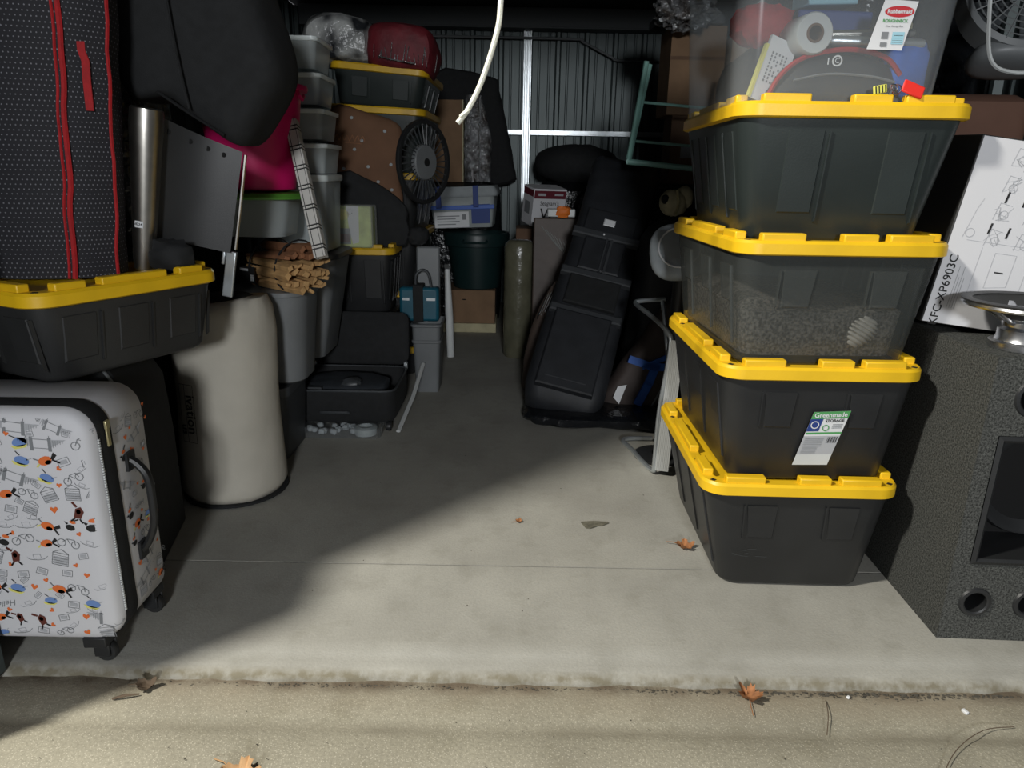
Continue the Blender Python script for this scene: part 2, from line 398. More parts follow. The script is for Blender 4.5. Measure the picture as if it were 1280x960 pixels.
ribwall(-2.8, 2.8, 0, 2.62, Matrix.Translation((1.96, 4.3, 0)) @ Matrix.Rotation(PI / 2, 4, 'Z'), 'wall_right', 'ribbed steel wall on the right side')
struct(M().box(-2.0, 2.0, 1.5, 7.12, 2.66, 2.70), 'ceiling', CEIL, 'dark ceiling of the storage unit')
m = M().box(-3, 3, 1.42, 1.55, 2.32, 3.3); m.box(-4.5, -1.31, 1.42, 1.54, 0, 3.3); m.box(1.96, 4.5, 1.42, 1.55, 0, 3.3)
struct(m, 'wall_front', TIN, 'front wall and header around the roll-up door opening')
m = M().box(-1.95, 1.95, 6.88, 7.03, 2.50, 2.655); m.box(-1.95, 1.95, 6.86, 7.03, 2.485, 2.50)
struct(m, 'trim_1', TIND, 'dark steel beam along the top of the back wall', bev=.004)
m = M(); 
for a, b in ((.055, .068), (.068, .124), (.124, .137)):
    pass
m.box(.052, .066, 6.985, 7.035, 0, 2.50); m.box(.066, .112, 7.022, 7.034, 0, 2.50); m.box(.112, .126, 6.985, 7.035, 0, 2.50); m.box(.084, .094, 7.0, 7.03, 0, 2.5)
struct(m, 'steel_post', GALV, 'bright galvanised steel post in the middle of the back wall', bev=.003)
m = M().box(-1.95, .051, 7.01, 7.036, 1.60, 1.645); m.box(.127, 1.95, 7.01, 7.036, 1.60, 1.645); m.box(-1.95, .051, 6.995, 7.01, 1.60, 1.612); m.box(.127, 1.95, 6.995, 7.01, 1.60, 1.612)
struct(m, 'steel_girt', GALV, 'galvanised horizontal rail across the back wall', bev=.002)
m = M().tube(spath([(-1.9, 6.97, 2.43), (-.7, 6.97, 2.425), (.48, 6.97, 2.42), (.58, 6.97, 2.40), (.84, 6.97, 2.28), (.94, 6.97, 2.25), (1.5, 6.97, 2.25)], 5), .011, 8)
tag(m.build('conduit_pipe', GREYPL), 'thin dark conduit bending down across the top of the back wall', 'pipe')

# ------------------------------------------------------------------ storage totes
def tote(label, loc, W, L, H, rz=0, group=None, body=BLACKPL, lid=YELLOW, taper=.05, bshift=(0, 0), rot=None, tabs=True, deep=True):
    t = thing('storage_tote', label, 'storage tote', loc, rz, group, rot)
    bw, bl = W - .03, L - .03; h = H - .02; r = .055
    def off(z): f = 1 - z / h; return bshift[0] * f, bshift[1] * f
    def sec(z, g=0): f = 1 - z / h; return (bw - 2 * taper * f + g, bl - 2 * taper * f + g, r, z, *off(z))
    m = M(); m.zloft([(sec(0)[0] - .03, sec(0)[1] - .03, r - .01, 0, *off(0)), (sec(0)[0] - .008, sec(0)[1] - .008, r, .006, *off(0)), sec(.016), sec(h)], 6)
    # raised panels and ridges down the faces
    def fpt(side, u, z, d):
        s = sec(z); cx, cy = off(z)
        if side == 0: return (cx + u, cy - s[1] / 2 - d, z)
        if side == 1: return (cx - s[0] / 2 - d, cy + u, z)
        if side == 2: return (cx + s[0] / 2 + d, cy + u, z)
        return (cx + u, cy + s[1] / 2 + d, z)
    def pad(side, u, w0, w1, z0, z1, d):
        a = [fpt(side, u - w0 / 2, z0, -.004), fpt(side, u + w0 / 2, z0, -.004), fpt(side, u + w1 / 2, z1, -.004), fpt(side, u - w1 / 2, z1, -.004)]
        b = [fpt(side, u - w0 / 2 * .86, z0 + .008, d), fpt(side, u + w0 / 2 * .86, z0 + .008, d), fpt(side, u + w1 / 2 * .9, z1, d), fpt(side, u - w1 / 2 * .9, z1, d)]
        m.loft([a, b], False, True)
    for side, ext in ((0, bw), (1, bl), (2, bl), (3, bw)):
        us = (-.20, .24) if side in (0, 3) else (-.30, -.02, .27)
        for k, u in enumerate(us):
            if deep:
                pad(side, u * ext, .085, .10, h * .50, h - .06, .0032)
                pad(side, u * ext - .055, .004, .005, h * (.15 if side in (1, 2) else .5), h - .06, .005)
            else:
                pad(side, u * ext, .10, .10, h * .22, h - .05, .003); pad(side, u * ext + .06, .004, .005, h * .15, h - .05, .006)
    m.build('body', body, t, ang=35)
    m = M(); R = .068
    m.zloft([(W - .012, L - .012, R, H - .04), (W, L, R, H - .036), (W, L, R, H - .008), (W - .012, L - .012, R - .006, H), (W - .075, L - .075, R - .02, H), (W - .085, L - .085, R - .02, H - .010)], 8)
    m.zloft([(W - .02, L - .02, R - .008, H - .039), (W - .02, L - .02, R - .008, H - .030)], 8)
    lo = m.build('lid', lid, t, ang=35)
    if tabs:
        def tab(side, u0, u1):
            m = M()
            d = .010; wd = .032
            if side == 0: m.box(u0, u1, -L / 2 + d, -L / 2 + d + wd, H - .006, H + .019)
            elif side == 3: m.box(u0, u1, L / 2 - d - wd, L / 2 - d, H - .006, H + .019)
            elif side == 1: m.box(-W / 2 + d, -W / 2 + d + wd, u0, u1, H - .006, H + .019)
            else: m.box(W / 2 - d - wd, W / 2 - d, u0, u1, H - .006, H + .019)
            m.build('rim_tab', lid, lo, bev=.004)
        for s in (0, 3):
            tab(s, -W / 2 + .065, -W / 2 + .065 + W * .2); tab(s, -W * .02, W * .14); tab(s, W / 2 - .065 - W * .2, W / 2 - .065)
        for s in (1, 2):
            tab(s, -L / 2 + .07, -L / 2 + .07 + L * .14); tab(s, -L * .17, L * .17); tab(s, L / 2 - .07 - L * .14, L / 2 - .07)
        m = M()
        for sx in (-1, 1):
            for u in (-.26, .26):
                m.rev([(.010, 0), (.010, .0008)], 4, c=(sx * (W / 2 - .020), u * L, H + .0001))
        for sx in (-1, 1):
            for sy in (-1, 1):
                m.rev([(.010, 0), (.010, .0008)], 4, c=(sx * (W / 2 - .032), sy * (L / 2 - .032), H + .0001))
        m.build('strap_hole', HOLE, lo, kind='stuff')
    return t
G1 = 'black and yellow totes stacked at the right'
tA = tote('black tote with yellow lid at the bottom of the right stack, on the floor', (.884, 2.315, 0), .592, .79, .389, math.radians(-1), G1, bshift=(.03, .01), taper=.055, body=BLACKPL)
tB = tote('black tote with a green and white store sticker in the right stack', (.890, 2.31, .379), .590, .78, .373, 0, G1, body=BLACKPL, taper=.045, bshift=(.012, 0))
tC = tote('smoky see-through tote with dirty speckled contents and yellow lid', (.892, 2.315, .742), .600, .78, .362, math.radians(1.5), G1, body=SMOKE, taper=.04)
tD = tote('tall greenish black tote with long ridges at the top of the right stack', (.890, 2.325, 1.094), .615, .79, .362, math.radians(-2), G1, body=GREENBLK, taper=.055, tabs=True, deep=False)
# contents of the see-through tote
c = thing('tote_contents', 'heap of speckled dirt with a striped shell inside the smoky tote', 'soil', (.882, 2.315, .742), math.radians(1.5))
m = M(); rings = []
for z, g in ((.03, -.085), (.16, -.062)):
    rings.append([(x, y, z) for x, y in rrect(.552 + g - .02, .75 + g - .02, .05, 6)])
rings.append([(x * .9, y * .9, .17 + .03 * noise.noise(Vector((x * 9, y * 9, 0)))) for x, y in rrect(.46, .66, .05, 6)])
m.loft(rings); so = m.build('soil_heap', SOIL, c, kind='stuff')
m = M()
for k in range(9):
    r = .012 + .034 * math.sin(PI * (k + .8) / 10); m.rev([(r * .8, 0), (r, .004), (r, .008), (r * .8, .012)], 14, c=(0, 0, k * .0115), T=Matrix.Translation((.09, -.322, .062)) @ Matrix.Rotation(.5, 4, 'Y') @ Matrix.Diagonal((1, .45, 1, 1)))
m.build('striped_shell', SHELL, c)
# sticker on tote B
def faceB(u, v, lift=0):
    h = .353; f = 1 - v / h; y = -(.75 - .09 * f) / 2 - .0015 - lift
    return (u, y - .007, v)
p = Print(faceB)
mats = [PAPER, GREENINK, NAVYINK, GINK, INK, WHITEPL, LGINK]
S = [(-.010, .236), (.097, .242), (.062, .062), (-.043, .060)]
def bl(s, t):
    a = Vector(S[3]).lerp(Vector(S[2]), s); b = Vector(S[0]).lerp(Vector(S[1]), s); return tuple(a.lerp(b, t))
def q(s0, s1, t0, t1, mi, lift=0): p.lift = lift; p.poly([bl(s0, t0), bl(s1, t0), bl(s1, t1), bl(s0, t1)], mi)
q(0, 1, 0, .2, 5); q(0, 1, .2, .55, 6); q(0, 1, .55, 1, 0); q(0, 1, .87, 1, 1, .0006); q(0, .34, .64, .87, 2, .0006); q(.02, 1, .585, .62, 1, .0006)
for k in range(6): q(.06, .58, .5 - k * .028, .508 - k * .028, 3, .0008)
for k in range(8): q(.68 + k * .035, .69 + k * .035 + .012 * (k % 2), .42, .53, 4, .0008)
p.lift = .0012
for body_, s, t, sz, mi in (('Greenmade', .5, .935, .020, 0), ('STORAGE', .67, .83, .0125, 4), ):
    u, v = bl(s, t); p.text(body_, u, v, sz, mi, bold=.0004, rot=.06)
for k in range(4): q(.66, .94, .69 + k * .022, .699 + k * .022, 3, .0008)
for k in range(5): q(.08, .50, .335 - k * .026, .343 - k * .026, 3, .0008)
p.lift = .0012; u, v = bl(.17, .76); p.ring((u, v), .011, .003, 0); u, v = bl(.5, .70); p.ring((u, v), .009, .003, 1)
p.build('sticker', mats, tB)
# scuffs on tote A's near face
p = Print(lambda u, v, l=0: (u, -(.76 - .11 * (1 - v / .369)) / 2 - .0085 + (1 - v / .369) * .01, v))
for k in range(7):
    x = random.uniform(-.18, -.10); z = random.uniform(.12, .15); p.line((x, z), (x + random.uniform(.01, .04), z + random.uniform(-.006, .01)), .0015, 0)
p.build('scuff_mark', DGREYPL, tA)

# ------------------------------------------------------------------ clear tub on top of the right stack
t = thing('clear_storage_box', 'clear see-through storage box full of oddments on top of the right stack', 'storage box', (.845, 2.30, 1.449), math.radians(-1))
m = M(); m.zloft([(.50, .60, .05, 0), (.53, .62, .06, .004), (.58, .68, .06, .40)], 6, True, False); m.zloft([(.525, .615, .055, .006), (.575, .675, .055, .40)], 6, True, False)
m.build('body', CLEAR, t)
m = M(); m.zloft([(.60, .70, .07, .395), (.61, .71, .07, .40), (.61, .71, .07, .42), (.57, .67, .06, .425)], 6); m.build('lid', WHITELID, t)
pf = lambda u, v, l=0: (u - .035, -.31 - .03 * v / .4 - .0025 - l, v)
p = Print(pf); p.poly([(.087, .136), (.176, .134), (.196, .245), (.112, .250)], 0)
p.lift = .0006; p.ell((.153, .222), .037, .013, 1, 20); p.lift = .0012; p.text('Rubbermaid', .153, .222, .0125, 0, .0004)
p.text('ROUGHNECK', .146, .201, .010, 2, .0003); p.text('Clear Storage Box', .146, .189, .006, 3)
p.rect(.145, .175, .148, .176, 4); p.rect(.118, .135, .142, .152, 3); p.rect(.118, .135, .160, .176, 3); p.line((.150, .168), (.172, .168), .002, 3)
for k in range(3): p.line((.147, .152 + k * .005), (.172, .152 + k * .005), .001, 3)
p.build('sticker', [PAPER, REDINK, GREENINK, GINK, SKYINK], t)
def single(m, name, mats, label, cat, loc=(0, 0, 0), rot=None, group=None, **k):
    return tag(m.build(name, mats, None, loc, rot, **k), label, cat, group)
bx, by, bz = .845, 2.30, 1.455
single(M().ell((0, 0, 0), (.08, .07, .055), .8, amp=.25, fr=3), 'red_cloth', RED, 'bunched bright red cloth at the left inside the clear box', 'cloth', (bx - .165, by - .12, bz + .215))
t = thing('paper_roll', 'white roll with a hollow core seen end on in the clear box', 'paper roll', (bx - .075, by - .22, bz + .175), rot=(PI / 2, .15, .12))
m = M(); m.rev([(.024, .05), (.024, -.05), (.048, -.05), (.052, -.045), (.052, .045), (.048, .05)], 28, c0=False, c1=False); m.loft([[(.024 * math.cos(a * PI / 14), .024 * math.sin(a * PI / 14), .05) for a in range(28)], [(.048 * math.cos(a * PI / 14), .048 * math.sin(a * PI / 14), .05) for a in range(28)]], False, False)
m.build('roll', WHITEPL, t); M().rev([(.018, .052), (.024, .051), (.024, -.05), (.018, -.05), (.018, .052)], 24, c0=False, c1=False).build('core', CARDD, t)
t = thing('booklet', 'white printed booklet with yellow edge leaning inside the clear box', 'booklet', (bx - .19, by - .235, bz + .01), rot=(0, .30, .25))
M().box(-.028, .055, -.006, .006, 0, .165).build('cover', PAPER, t); M().box(-.036, -.0281, -.007, .007, 0, .14).build('spine', YLINK, t)
p = Print(lambda u, v, l=0: (u, -.0066, v))
for r_ in range(5):
    for k in range(9): p.rect(-.012 + r_ * .011, -.012 + r_ * .011 + .005, .05 + k * .009, .056 + k * .009, 0) if random.random() < .75 else None
p.build('print', GINK, t)
t = thing('zipped_pouch', 'black pouch with red trim lying in the front of the clear box', 'pouch', (bx + .03, by - .20, bz + .005))
M().puffy([(-.20, 0), (.16, 0), (.165, .05), (.12, .105), (0, .13), (-.12, .11), (-.18, .06)], .12, amp=.008).build('pouch_body', BLKNYL, t)
M().tube(spath([(-.20, -.05, .012), (-.17, -.052, .07), (-.11, -.052, .115), (0, -.05, .135), (.10, -.05, .118), (.15, -.048, .075)], 6), .007, 6).build('trim', RED, t)
M().tube(spath([(-.14, -.066, .055), (-.05, -.068, .072), (.06, -.068, .068), (.13, -.066, .055)], 6), .0035, 6).build('zipper', GREYPL, t)
p = Print(lambda u, v, l=0: (u, -.0655, v)); p.ring((-.03, .105), .012, .004, 0); p.text('C', -.03, .105, .018, 0); p.rect(-.055, -.052, .095, .112, 0); p.build('badge', PAPER, t)
single(M().ell((0, 0, 0), (.055, .05, .085), .5, amp=.1), 'blue_cloth', BLUECL, 'bright blue folded cloth at the right inside the clear box', 'cloth', (bx + .205, by - .20, bz + .09))
single(M().rev([(.012, 0), (.014, .01), (.014, .24), (.009, .25)], 14), 'metal_flashlight', GALV, 'short silver tube lying at the right inside the clear box', 'tool', (bx + .235, by - .235, bz + .158), (0, -PI / 2 + .02, 0), 'silver tubes in the clear box')
single(M().rev([(.010, 0), (.012, .01), (.012, .22), (.008, .23)], 14), 'metal_flashlight', STEEL, 'silver tube lying just above another inside the clear box', 'tool', (bx + .21, by - .225, bz + .186), (0, -PI / 2 - .03, 0), 'silver tubes in the clear box')
m = M().box(-.10, .10, -.05, .05, 0, .06); single(m, 'navy_box', NAVYINK, 'dark navy box standing behind the paper roll in the clear box', 'box', (bx + .02, by - .12, bz + .19), (0, .03, -.05), bev=.006)
single(M().box(-.07, .07, -.05, .05, 0, .05), 'pale_blue_box', SKYINK, 'pale blue carton near the top of the clear box', 'box', (bx + .0, by - .13, bz + .262), (0, -.05, .1), bev=.004)
single(M().ell((0, 0, 0), (.05, .04, .03), .7, amp=.2), 'white_cloth', CREAM, 'crumpled off-white rag at the right of the clear box', 'cloth', (bx + .165, by - .19, bz + .20))
single(M().ell((0, 0, 0), (.20, .20, .09), .6, amp=.12, fr=4), 'brown_bundle', BROWNBAG, 'brown bundle filling the bottom rear of the clear box', 'bundle', (bx, by + .06, bz + .095))
# key ring hanging over the lid's front edge
t = thing('key_ring', 'key ring with red, yellow and silver tags lying on the top yellow lid', 'keys', (.955, 1.955, 1.477))
M().tube([(.02 + .012 * math.cos(a * PI / 8), .002, .012 + .012 * math.sin(a * PI / 8)) for a in range(16)], .0014, 6, closed=True).build('ring', CHROME, t)
m = M(); T = Matrix.Translation((.052, -.02, .010)) @ Matrix.Rotation(.35, 4, 'Y') @ Matrix.Rotation(-.25, 4, 'X'); m.box(-.03, .028, -.003, .003, -.016, .016, T=T); m.build('red_tag', TAGRED, t, bev=.003)
m = M(); T = Matrix.Translation((-.028, -.012, .010)) @ Matrix.Rotation(-.2, 4, 'Y'); m.box(-.018, .016, -.003, .003, -.010, .010, T=T); m.build('yellow_tag', TAGYEL, t, bev=.002)
m = M()
for k in range(4): m.box(-.014 + k * .008, -.011 + k * .008, -.0036, -.003, -.009, .009, T=T)
m.build('tag_stripe', INK, t)
m = M(); T = Matrix.Translation((.004, -.015, .014)) @ Matrix.Rotation(.5, 4, 'Y'); m.tube([T @ Vector((.010 * math.cos(a * PI / 6), 0, .007 * math.sin(a * PI / 6))) for a in range(12)], .002, 6, closed=True); m.box(-.002, .002, -.001, .001, -.028, -.006, T=T); m.build('key', CHROME, t)

# ------------------------------------------------------------------ carpeted speaker box at the right
X0, Y0, SH = 1.240, 1.745, .838
t = thing('speaker_box', 'grey carpeted speaker enclosure with a square opening and round ports', 'speaker', (X0, Y0, 0), math.radians(-2))
m = M(); W_, D_ = .56, .60
hx0, hx1, hz0, hz1 = .045, .51, .245, .625
m.box(0, .03, .021, D_, 0, SH); m.box(W_ - .03, W_, .021, D_, 0, SH); m.box(.03, W_ - .03, .021, D_, SH - .03, SH); m.box(.03, W_ - .03, .021, D_, 0, .03); m.box(.03, W_ - .03, D_ - .03, D_, .03, SH - .03)
m.build('cabinet', CARPET, t)
def holed(x0, x1, z0, z1, cs, r, y0, y1):      # a rail with round holes, built as columns around each hole
    mm = M(); N = 20; xs = x0
    for i, cx in enumerate(cs):
        nxt = (cs[i] + cs[i + 1]) / 2 if i + 1 < len(cs) else x1
        zc = zc_ = (z0 + z1) / 2; inner = []; outer = []
        As = sorted([2 * PI * (k + .5) / N for k in range(N)] + [math.atan2(dz_, dx_) % (2 * PI) for dx_ in (nxt - cx, xs - cx) for dz_ in (z1 - zc_, z0 - zc_)])
        for a in As:
            cx_, sz = math.cos(a), math.sin(a)
            inner.append((cx + r * cx_, zc + r * sz))
            sx = ((nxt - cx) if cx_ > 0 else (xs - cx)) / cx_; szz = ((z1 - zc) if sz > 0 else (z0 - zc)) / sz
            kk = min(sx, szz); outer.append((cx + kk * cx_, zc + kk * sz))
        fr = [[(a, y0, b) for a, b in outer], [(a, y0, b) for a, b in inner], [(a, y1, b) for a, b in inner]]
        mm.loft(fr, False, False)
        cor = []
        xs = nxt
    return mm
for a_, b_ in ((0, hx0), (hx1, W_)): M().box(a_, b_, -.0005, .0205, 0, SH).build('front_stile', CARPET, t)
for z0, z1, cs, r in ((0, hz0, (.085, .235, .40), .037), (hz1, SH, (.118, .40), .047)):
    mm = holed(hx0, hx1, z0, z1, cs, r, -.0005, .09)
    mm.box(hx0, hx1, .02, .022, z0, z0 + .002); mm.build('front_rail', CARPET, t, ang=30)
    for cx in cs:
        zc = (z0 + z1) / 2
        TT = Matrix.Translation((cx, 0, zc)) @ Matrix.Rotation(PI / 2, 4, 'X')
        M().rev([(r - .006, -.10), (r - .006, .004), (r - .002, .007), (r + .006, .006), (r + .009, 0)], 24, T=TT, c0=False, c1=False).build('port_ring', BLACKPL, t)
m = M(); fr = [(hx0, hz0), (hx1, hz0), (hx1, hz1), (hx0, hz1)]
def fr_(g, y): return [(a + g * (1 if a < .3 else -1), y, b + g * (1 if b < .4 else -1)) for a, b in fr]
m.loft([fr_(0, -.004), fr_(.010, -.010), fr_(.018, -.004), fr_(.018, .16)], False, False); m.build('opening_frame', BLACKPL, t)
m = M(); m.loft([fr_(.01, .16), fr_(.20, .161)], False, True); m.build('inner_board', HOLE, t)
M().rev([(.17, 0), (.165, .012), (.15, .010), (.11, -.03), (.05, -.055), (.045, -.04), (.0, -.035)], 36, T=Matrix.Translation(((hx0 + hx1) / 2, .15, (hz0 + hz1) / 2)) @ Matrix.Rotation(PI / 2, 4, 'X'), c0=False, c1=False).build('speaker_cone', BLACKPL, t)

t = thing('loose_speaker_driver', 'loose chrome speaker driver lying magnet down on the carpeted box', 'speaker', (1.365, 1.84, SH))
M().rev([(0, 0), (.078, 0), (.082, .004), (.082, .020), (.070, .024), (.066, .034), (.066, .054), (.050, .058)], 36, c0=False, c1=False).build('magnet', CHROME, t)
m = M()
m.rev([(.050, .056), (.058, .062), (.060, .074), (.092, .098), (.090, .102)], 30, c0=False, c1=False)
for k in range(6):
    a = k * PI / 3 + .3; c_, s_ = math.cos(a), math.sin(a)
    m.tube([(.048 * c_, .048 * s_, .066), (.085 * c_, .085 * s_, .088), (.145 * c_, .145 * s_, .118)], .012, 6, flat=.4)
m.rev([(.140, .114), (.158, .112), (.162, .117), (.160, .124), (.142, .126)], 40, c0=False, c1=False); m.build('basket', CHROME, t)
M().rev([(.161, .124), (.163, .129), (.150, .133), (.136, .128)], 40, c0=False, c1=False).build('gasket', BLACKPL, t)
M().rev([(.140, .128), (.11, .10), (.05, .075), (.046, .082), (.0, .09)], 36, c0=False, c1=False).build('cone', BLACKPL2, t)

# printed white carton standing on the speaker box
t = thing('printed_carton', 'white carton with black side and line drawings standing on the carpeted box', 'box', (1.190, 2.03, SH + .034), rot=(math.radians(2), math.radians(7.0), math.radians(-3)))
M().box(0, .56, 0, .20, 0, .52).build('carton_body', [BLACKPL2], t, bev=.003)
p = Print(lambda u, v, l=0: (u, -.0012 - l, v)); p.rect(.004, .556, .003, .517, 0); p.lift = .0008
p.text('KFC-XP6903C', .034, .098, .034, 1, .0003, rot=PI / 2)
for k in range(4): p.line((.058 + k * .007, .05), (.058 + k * .007, .17 - (k % 2) * .03), .001, 3)
def sketch(cx, cy, s):
    for k in range(3): p.path([(cx + s * (random.uniform(-1, 1)), cy + s * random.uniform(-1, 1)) for _ in range(4)], .0010, 2)
    p.ring((cx + s * .2, cy - s * .3), s * .45, .0012, 2); p.path([(cx - s * .8, cy - s * .9), (cx - s * .5, cy + s * .9), (cx + s * .8, cy + s * .7)], .0012, 2)
for r_ in range(4):
    for k in range(5): sketch(.12 + k * .085, .475 - r_ * .072 - k * .002, .026)
for a, b in ((.137, .44), (.115, .355), (.165, .35), (.098, .268), (.150, .262), (.225, .26), (.21, .34)): p.poly([(a, b), (a + .006, b), (a + .009, b + .03), (a + .003, b + .03)], 1)
p.path([(.05, .245), (.50, .245)], .001, 2); p.ring((.052, .265), .012, .0015, 2); p.path([(.035, .25), (.05, .33), (.06, .36)], .001, 2); p.path([(.10, .07), (.10, .23)], .001, 2)
for k in range(3): p.path([(.14 + k * .1, .12), (.20 + k * .1, .13), (.20 + k * .1, .22), (.14 + k * .1, .22), (.14 + k * .1, .12)], .001, 2); p.rect(.155 + k * .1, .18 + k * .1, .165, .169, 1)
p.build('printed_face', [WHITE, INK, LGINK, GINK], t)

# ------------------------------------------------------------------ white suitcase, front left
sx0, sx1, sy0, sy1, sz0, sz1 = -1.50, -1.005, 1.56, 1.84, .072, .712
t = thing('suitcase', 'white hard suitcase printed with sketches, standing at the slab edge', 'suitcase', ((sx0 + sx1) / 2, (sy0 + sy1) / 2, 0), 0)
cz = (sz0 + sz1) / 2; Wd, Hh = sx1 - sx0, sz1 - sz0
def xz(Wa, Ha, r, y): return [(a, y, b + cz) for a, b in rrect(Wa, Ha, r, 8)]
hy = (sy1 - sy0) / 2
m = M(); m.loft([xz(Wd - .07, Hh - .07, .04, -hy), xz(Wd - .03, Hh - .03, .055, -hy + .005), xz(Wd - .01, Hh - .01, .065, -hy + .015), xz(Wd, Hh, .07, -hy + .032), xz(Wd, Hh, .07, -.1045)]); m.build('front_shell', WHITE, t, ang=60)
m = M(); m.loft([xz(Wd, Hh, .07, -.0455), xz(Wd, Hh, .07, hy - .035), xz(Wd - .03, Hh - .03, .08, hy - .008), xz(Wd - .10, Hh - .10, .06, hy)]); m.build('back_shell', WHITE, t, ang=60)
m = M(); m.loft([xz(Wd + .002, Hh + .002, .07, -.104), xz(Wd + .006, Hh + .006, .07, -.098), xz(Wd + .006, Hh + .006, .07, -.052), xz(Wd + .002, Hh + .002, .07, -.046)]); zb = m.build('zipper_band', BLKFAB, t)
m = M()
for k in range(70):
    zz = sz0 + .08 + k * (Hh - .16) / 70; m.box(Wd / 2 + .001, Wd / 2 + .005, -.109, -.1045, zz, zz + .0045)
m.build('zipper_teeth', WHITEPL, zb, kind='stuff')
m = M(); m.box(Wd / 2 + .006, Wd / 2 + .011, -.082, -.068, .60, .648); m.box(Wd / 2 + .006, Wd / 2 + .013, -.084, -.066, .646, .668); m.build('zipper_pull', GOLD, zb, bev=.002)
m = M(); m.tube(spath([(Wd / 2, .01, .53), (Wd / 2 + .02, .012, .515), (Wd / 2 + .042, .012, .48), (Wd / 2 + .046, .012, .41), (Wd / 2 + .042, .012, .34), (Wd / 2 + .02, .012, .285), (Wd / 2, .01, .26)], 6), .013, 8, flat=.8)
m.box(Wd / 2 - .002, Wd / 2 + .008, -.008, .03, .50, .55); m.box(Wd / 2 - .002, Wd / 2 + .008, -.008, .03, .24, .29); m.build('handle', BLACKPL, t)
for wx, wy in ((Wd / 2 - .075, -.11), (Wd / 2 - .055, .105), (-Wd / 2 + .06, -.11), (-Wd / 2 + .06, .105)):
    m = M(); m.box(wx - .03, wx + .03, wy - .03, wy + .03, .055, .085); m.box(wx - .012, wx + .03, wy - .02, wy - .014, .02, .06); m.box(wx - .012, wx + .03, wy + .014, wy + .02, .02, .06)
    wh = m.build('wheel_fork', BLACKPL, t, bev=.004)
    m = M(); m.rev([(.010, -.011), (.024, -.011), (.0265, -.007), (.0265, .007), (.024, .011), (.010, .011)], 20, T=Matrix.Translation((wx + .014, wy, .0265)) @ Matrix.Rotation(PI / 2, 4, 'X')); m.build('wheel', BLACKPL2, wh)
# printed sketches (generic motifs)
PM = [GINK, ORINK, BLINK, YLINK, INK, REDINK, LGINK, BRINK]
def bridge(p, k=1):
    for x in (-.022, .016): p.rect(x, x + .007, -.014, .016, 0); p.line((x + .0035, .016), (x + .0035, .021), .001, 0)
    p.line((-.015, .012), (.016, .012), .0014, 0); p.line((-.015, -.008), (.016, -.008), .0014, 0)
    p.poly([(-.022, .012), (-.022, -.004), (-.052, .014)], 6); p.poly([(.023, .012), (.023, -.004), (.054, .014)], 6)
    for j in range(5): p.line((-.026 - j * .005, -.006 + j * .003), (-.026 - j * .005, .011), .0008, 0); p.line((.027 + j * .005, -.006 + j * .003), (.027 + j * .005, .011), .0008, 0)
def heart(p, mi=1): p.poly([(0, -.006), (.0065, .001), (.006, .005), (.003, .006), (0, .003), (-.003, .006), (-.006, .005), (-.0065, .001)], mi)
def bow(p):           # orange scarf blob with dark tassels
    p.ell((0, 0), .012, .008, 1, 10); p.ell((.004, -.004), .006, .004, 7, 8); p.poly([(.010, 0), (.020, .009), (.023, .002), (.014, -.003)], 4); p.line((.012, -.002), (.022, -.012), .003, 4); p.line((-.010, .004), (-.017, .010), .002, 0); p.line((-.012, -.002), (-.018, -.006), .003, 3)
def cap(p): p.ell((0, .003), .013, .008, 2, 12); p.poly([(-.017, -.001), (.012, -.003), (.006, -.008), (-.012, -.007)], 3); p.line((.008, .006), (.016, .011), .0018, 6); p.line((-.004, .012), (-.012, .018), .0016, 4)
def house(p):
    p.path([(-.014, -.012), (.014, -.012), (.013, .012), (-.014, .012), (-.014, -.012)], .0012, 0); p.rect(-.012, .012, -.010, .004, 6)
    for k in range(4): p.line((-.013, -.008 + k * .005), (.013, -.008 + k * .005), .0007, 0)
    p.line((-.014, .012), (0, .02), .0012, 0); p.line((.014, .012), (0, .02), .0012, 0)
def bike(p): p.ring((-.012, 0), .007, .0014, 0, 10); p.ring((.012, 0), .007, .0014, 0, 10); p.path([(-.012, 0), (-.003, .009), (.009, .009), (.012, 0)], .0013, 0); p.line((-.003, .009), (.003, 0), .0013, 0)
def dark(p): p.ell((0, -.004), .010, .007, 4, 10); p.poly([(-.009, 0), (-.015, .007), (-.006, .005)], 4); p.ell((.002, .010), .007, .004, 1, 8); p.line((.004, .014), (.013, .021), .003, 4)
def scarf(p): p.poly([(-.006, -.012), (.006, -.010), (.009, .004), (.002, .012), (-.006, .006)], 7); p.line((-.004, .010), (-.013, .017), .004, 7); p.line((-.004, -.012), (-.010, -.019), .003, 4); p.line((.004, -.011), (.010, -.018), .003, 4); p.ell((.0, .002), .004, .005, 5, 8)
def wave(p): p.path([(-.02, 0), (-.014, -.004), (0, -.0055), (.012, -.004), (.02, .002)], .0012, 0); p.path([(-.008, .006), (.006, .006), (.007, -.002), (-.007, -.002), (-.008, .006)], .001, 6)
def hello(p): p.text('Hello', 0, 0, .017, 0, 0, rot=PI, shear=.3)
def sign(p): p.path([(-.01, -.007), (.01, -.005), (.009, .008), (-.01, .006), (-.01, -.007)], .001, 0); p.rect(-.007, .006, -.003, .004, 6)
motifs = [bridge, bow, cap, wave, dark, house, bike, hello, wave, scarf, sign, bridge, sign, heart, house, bike]
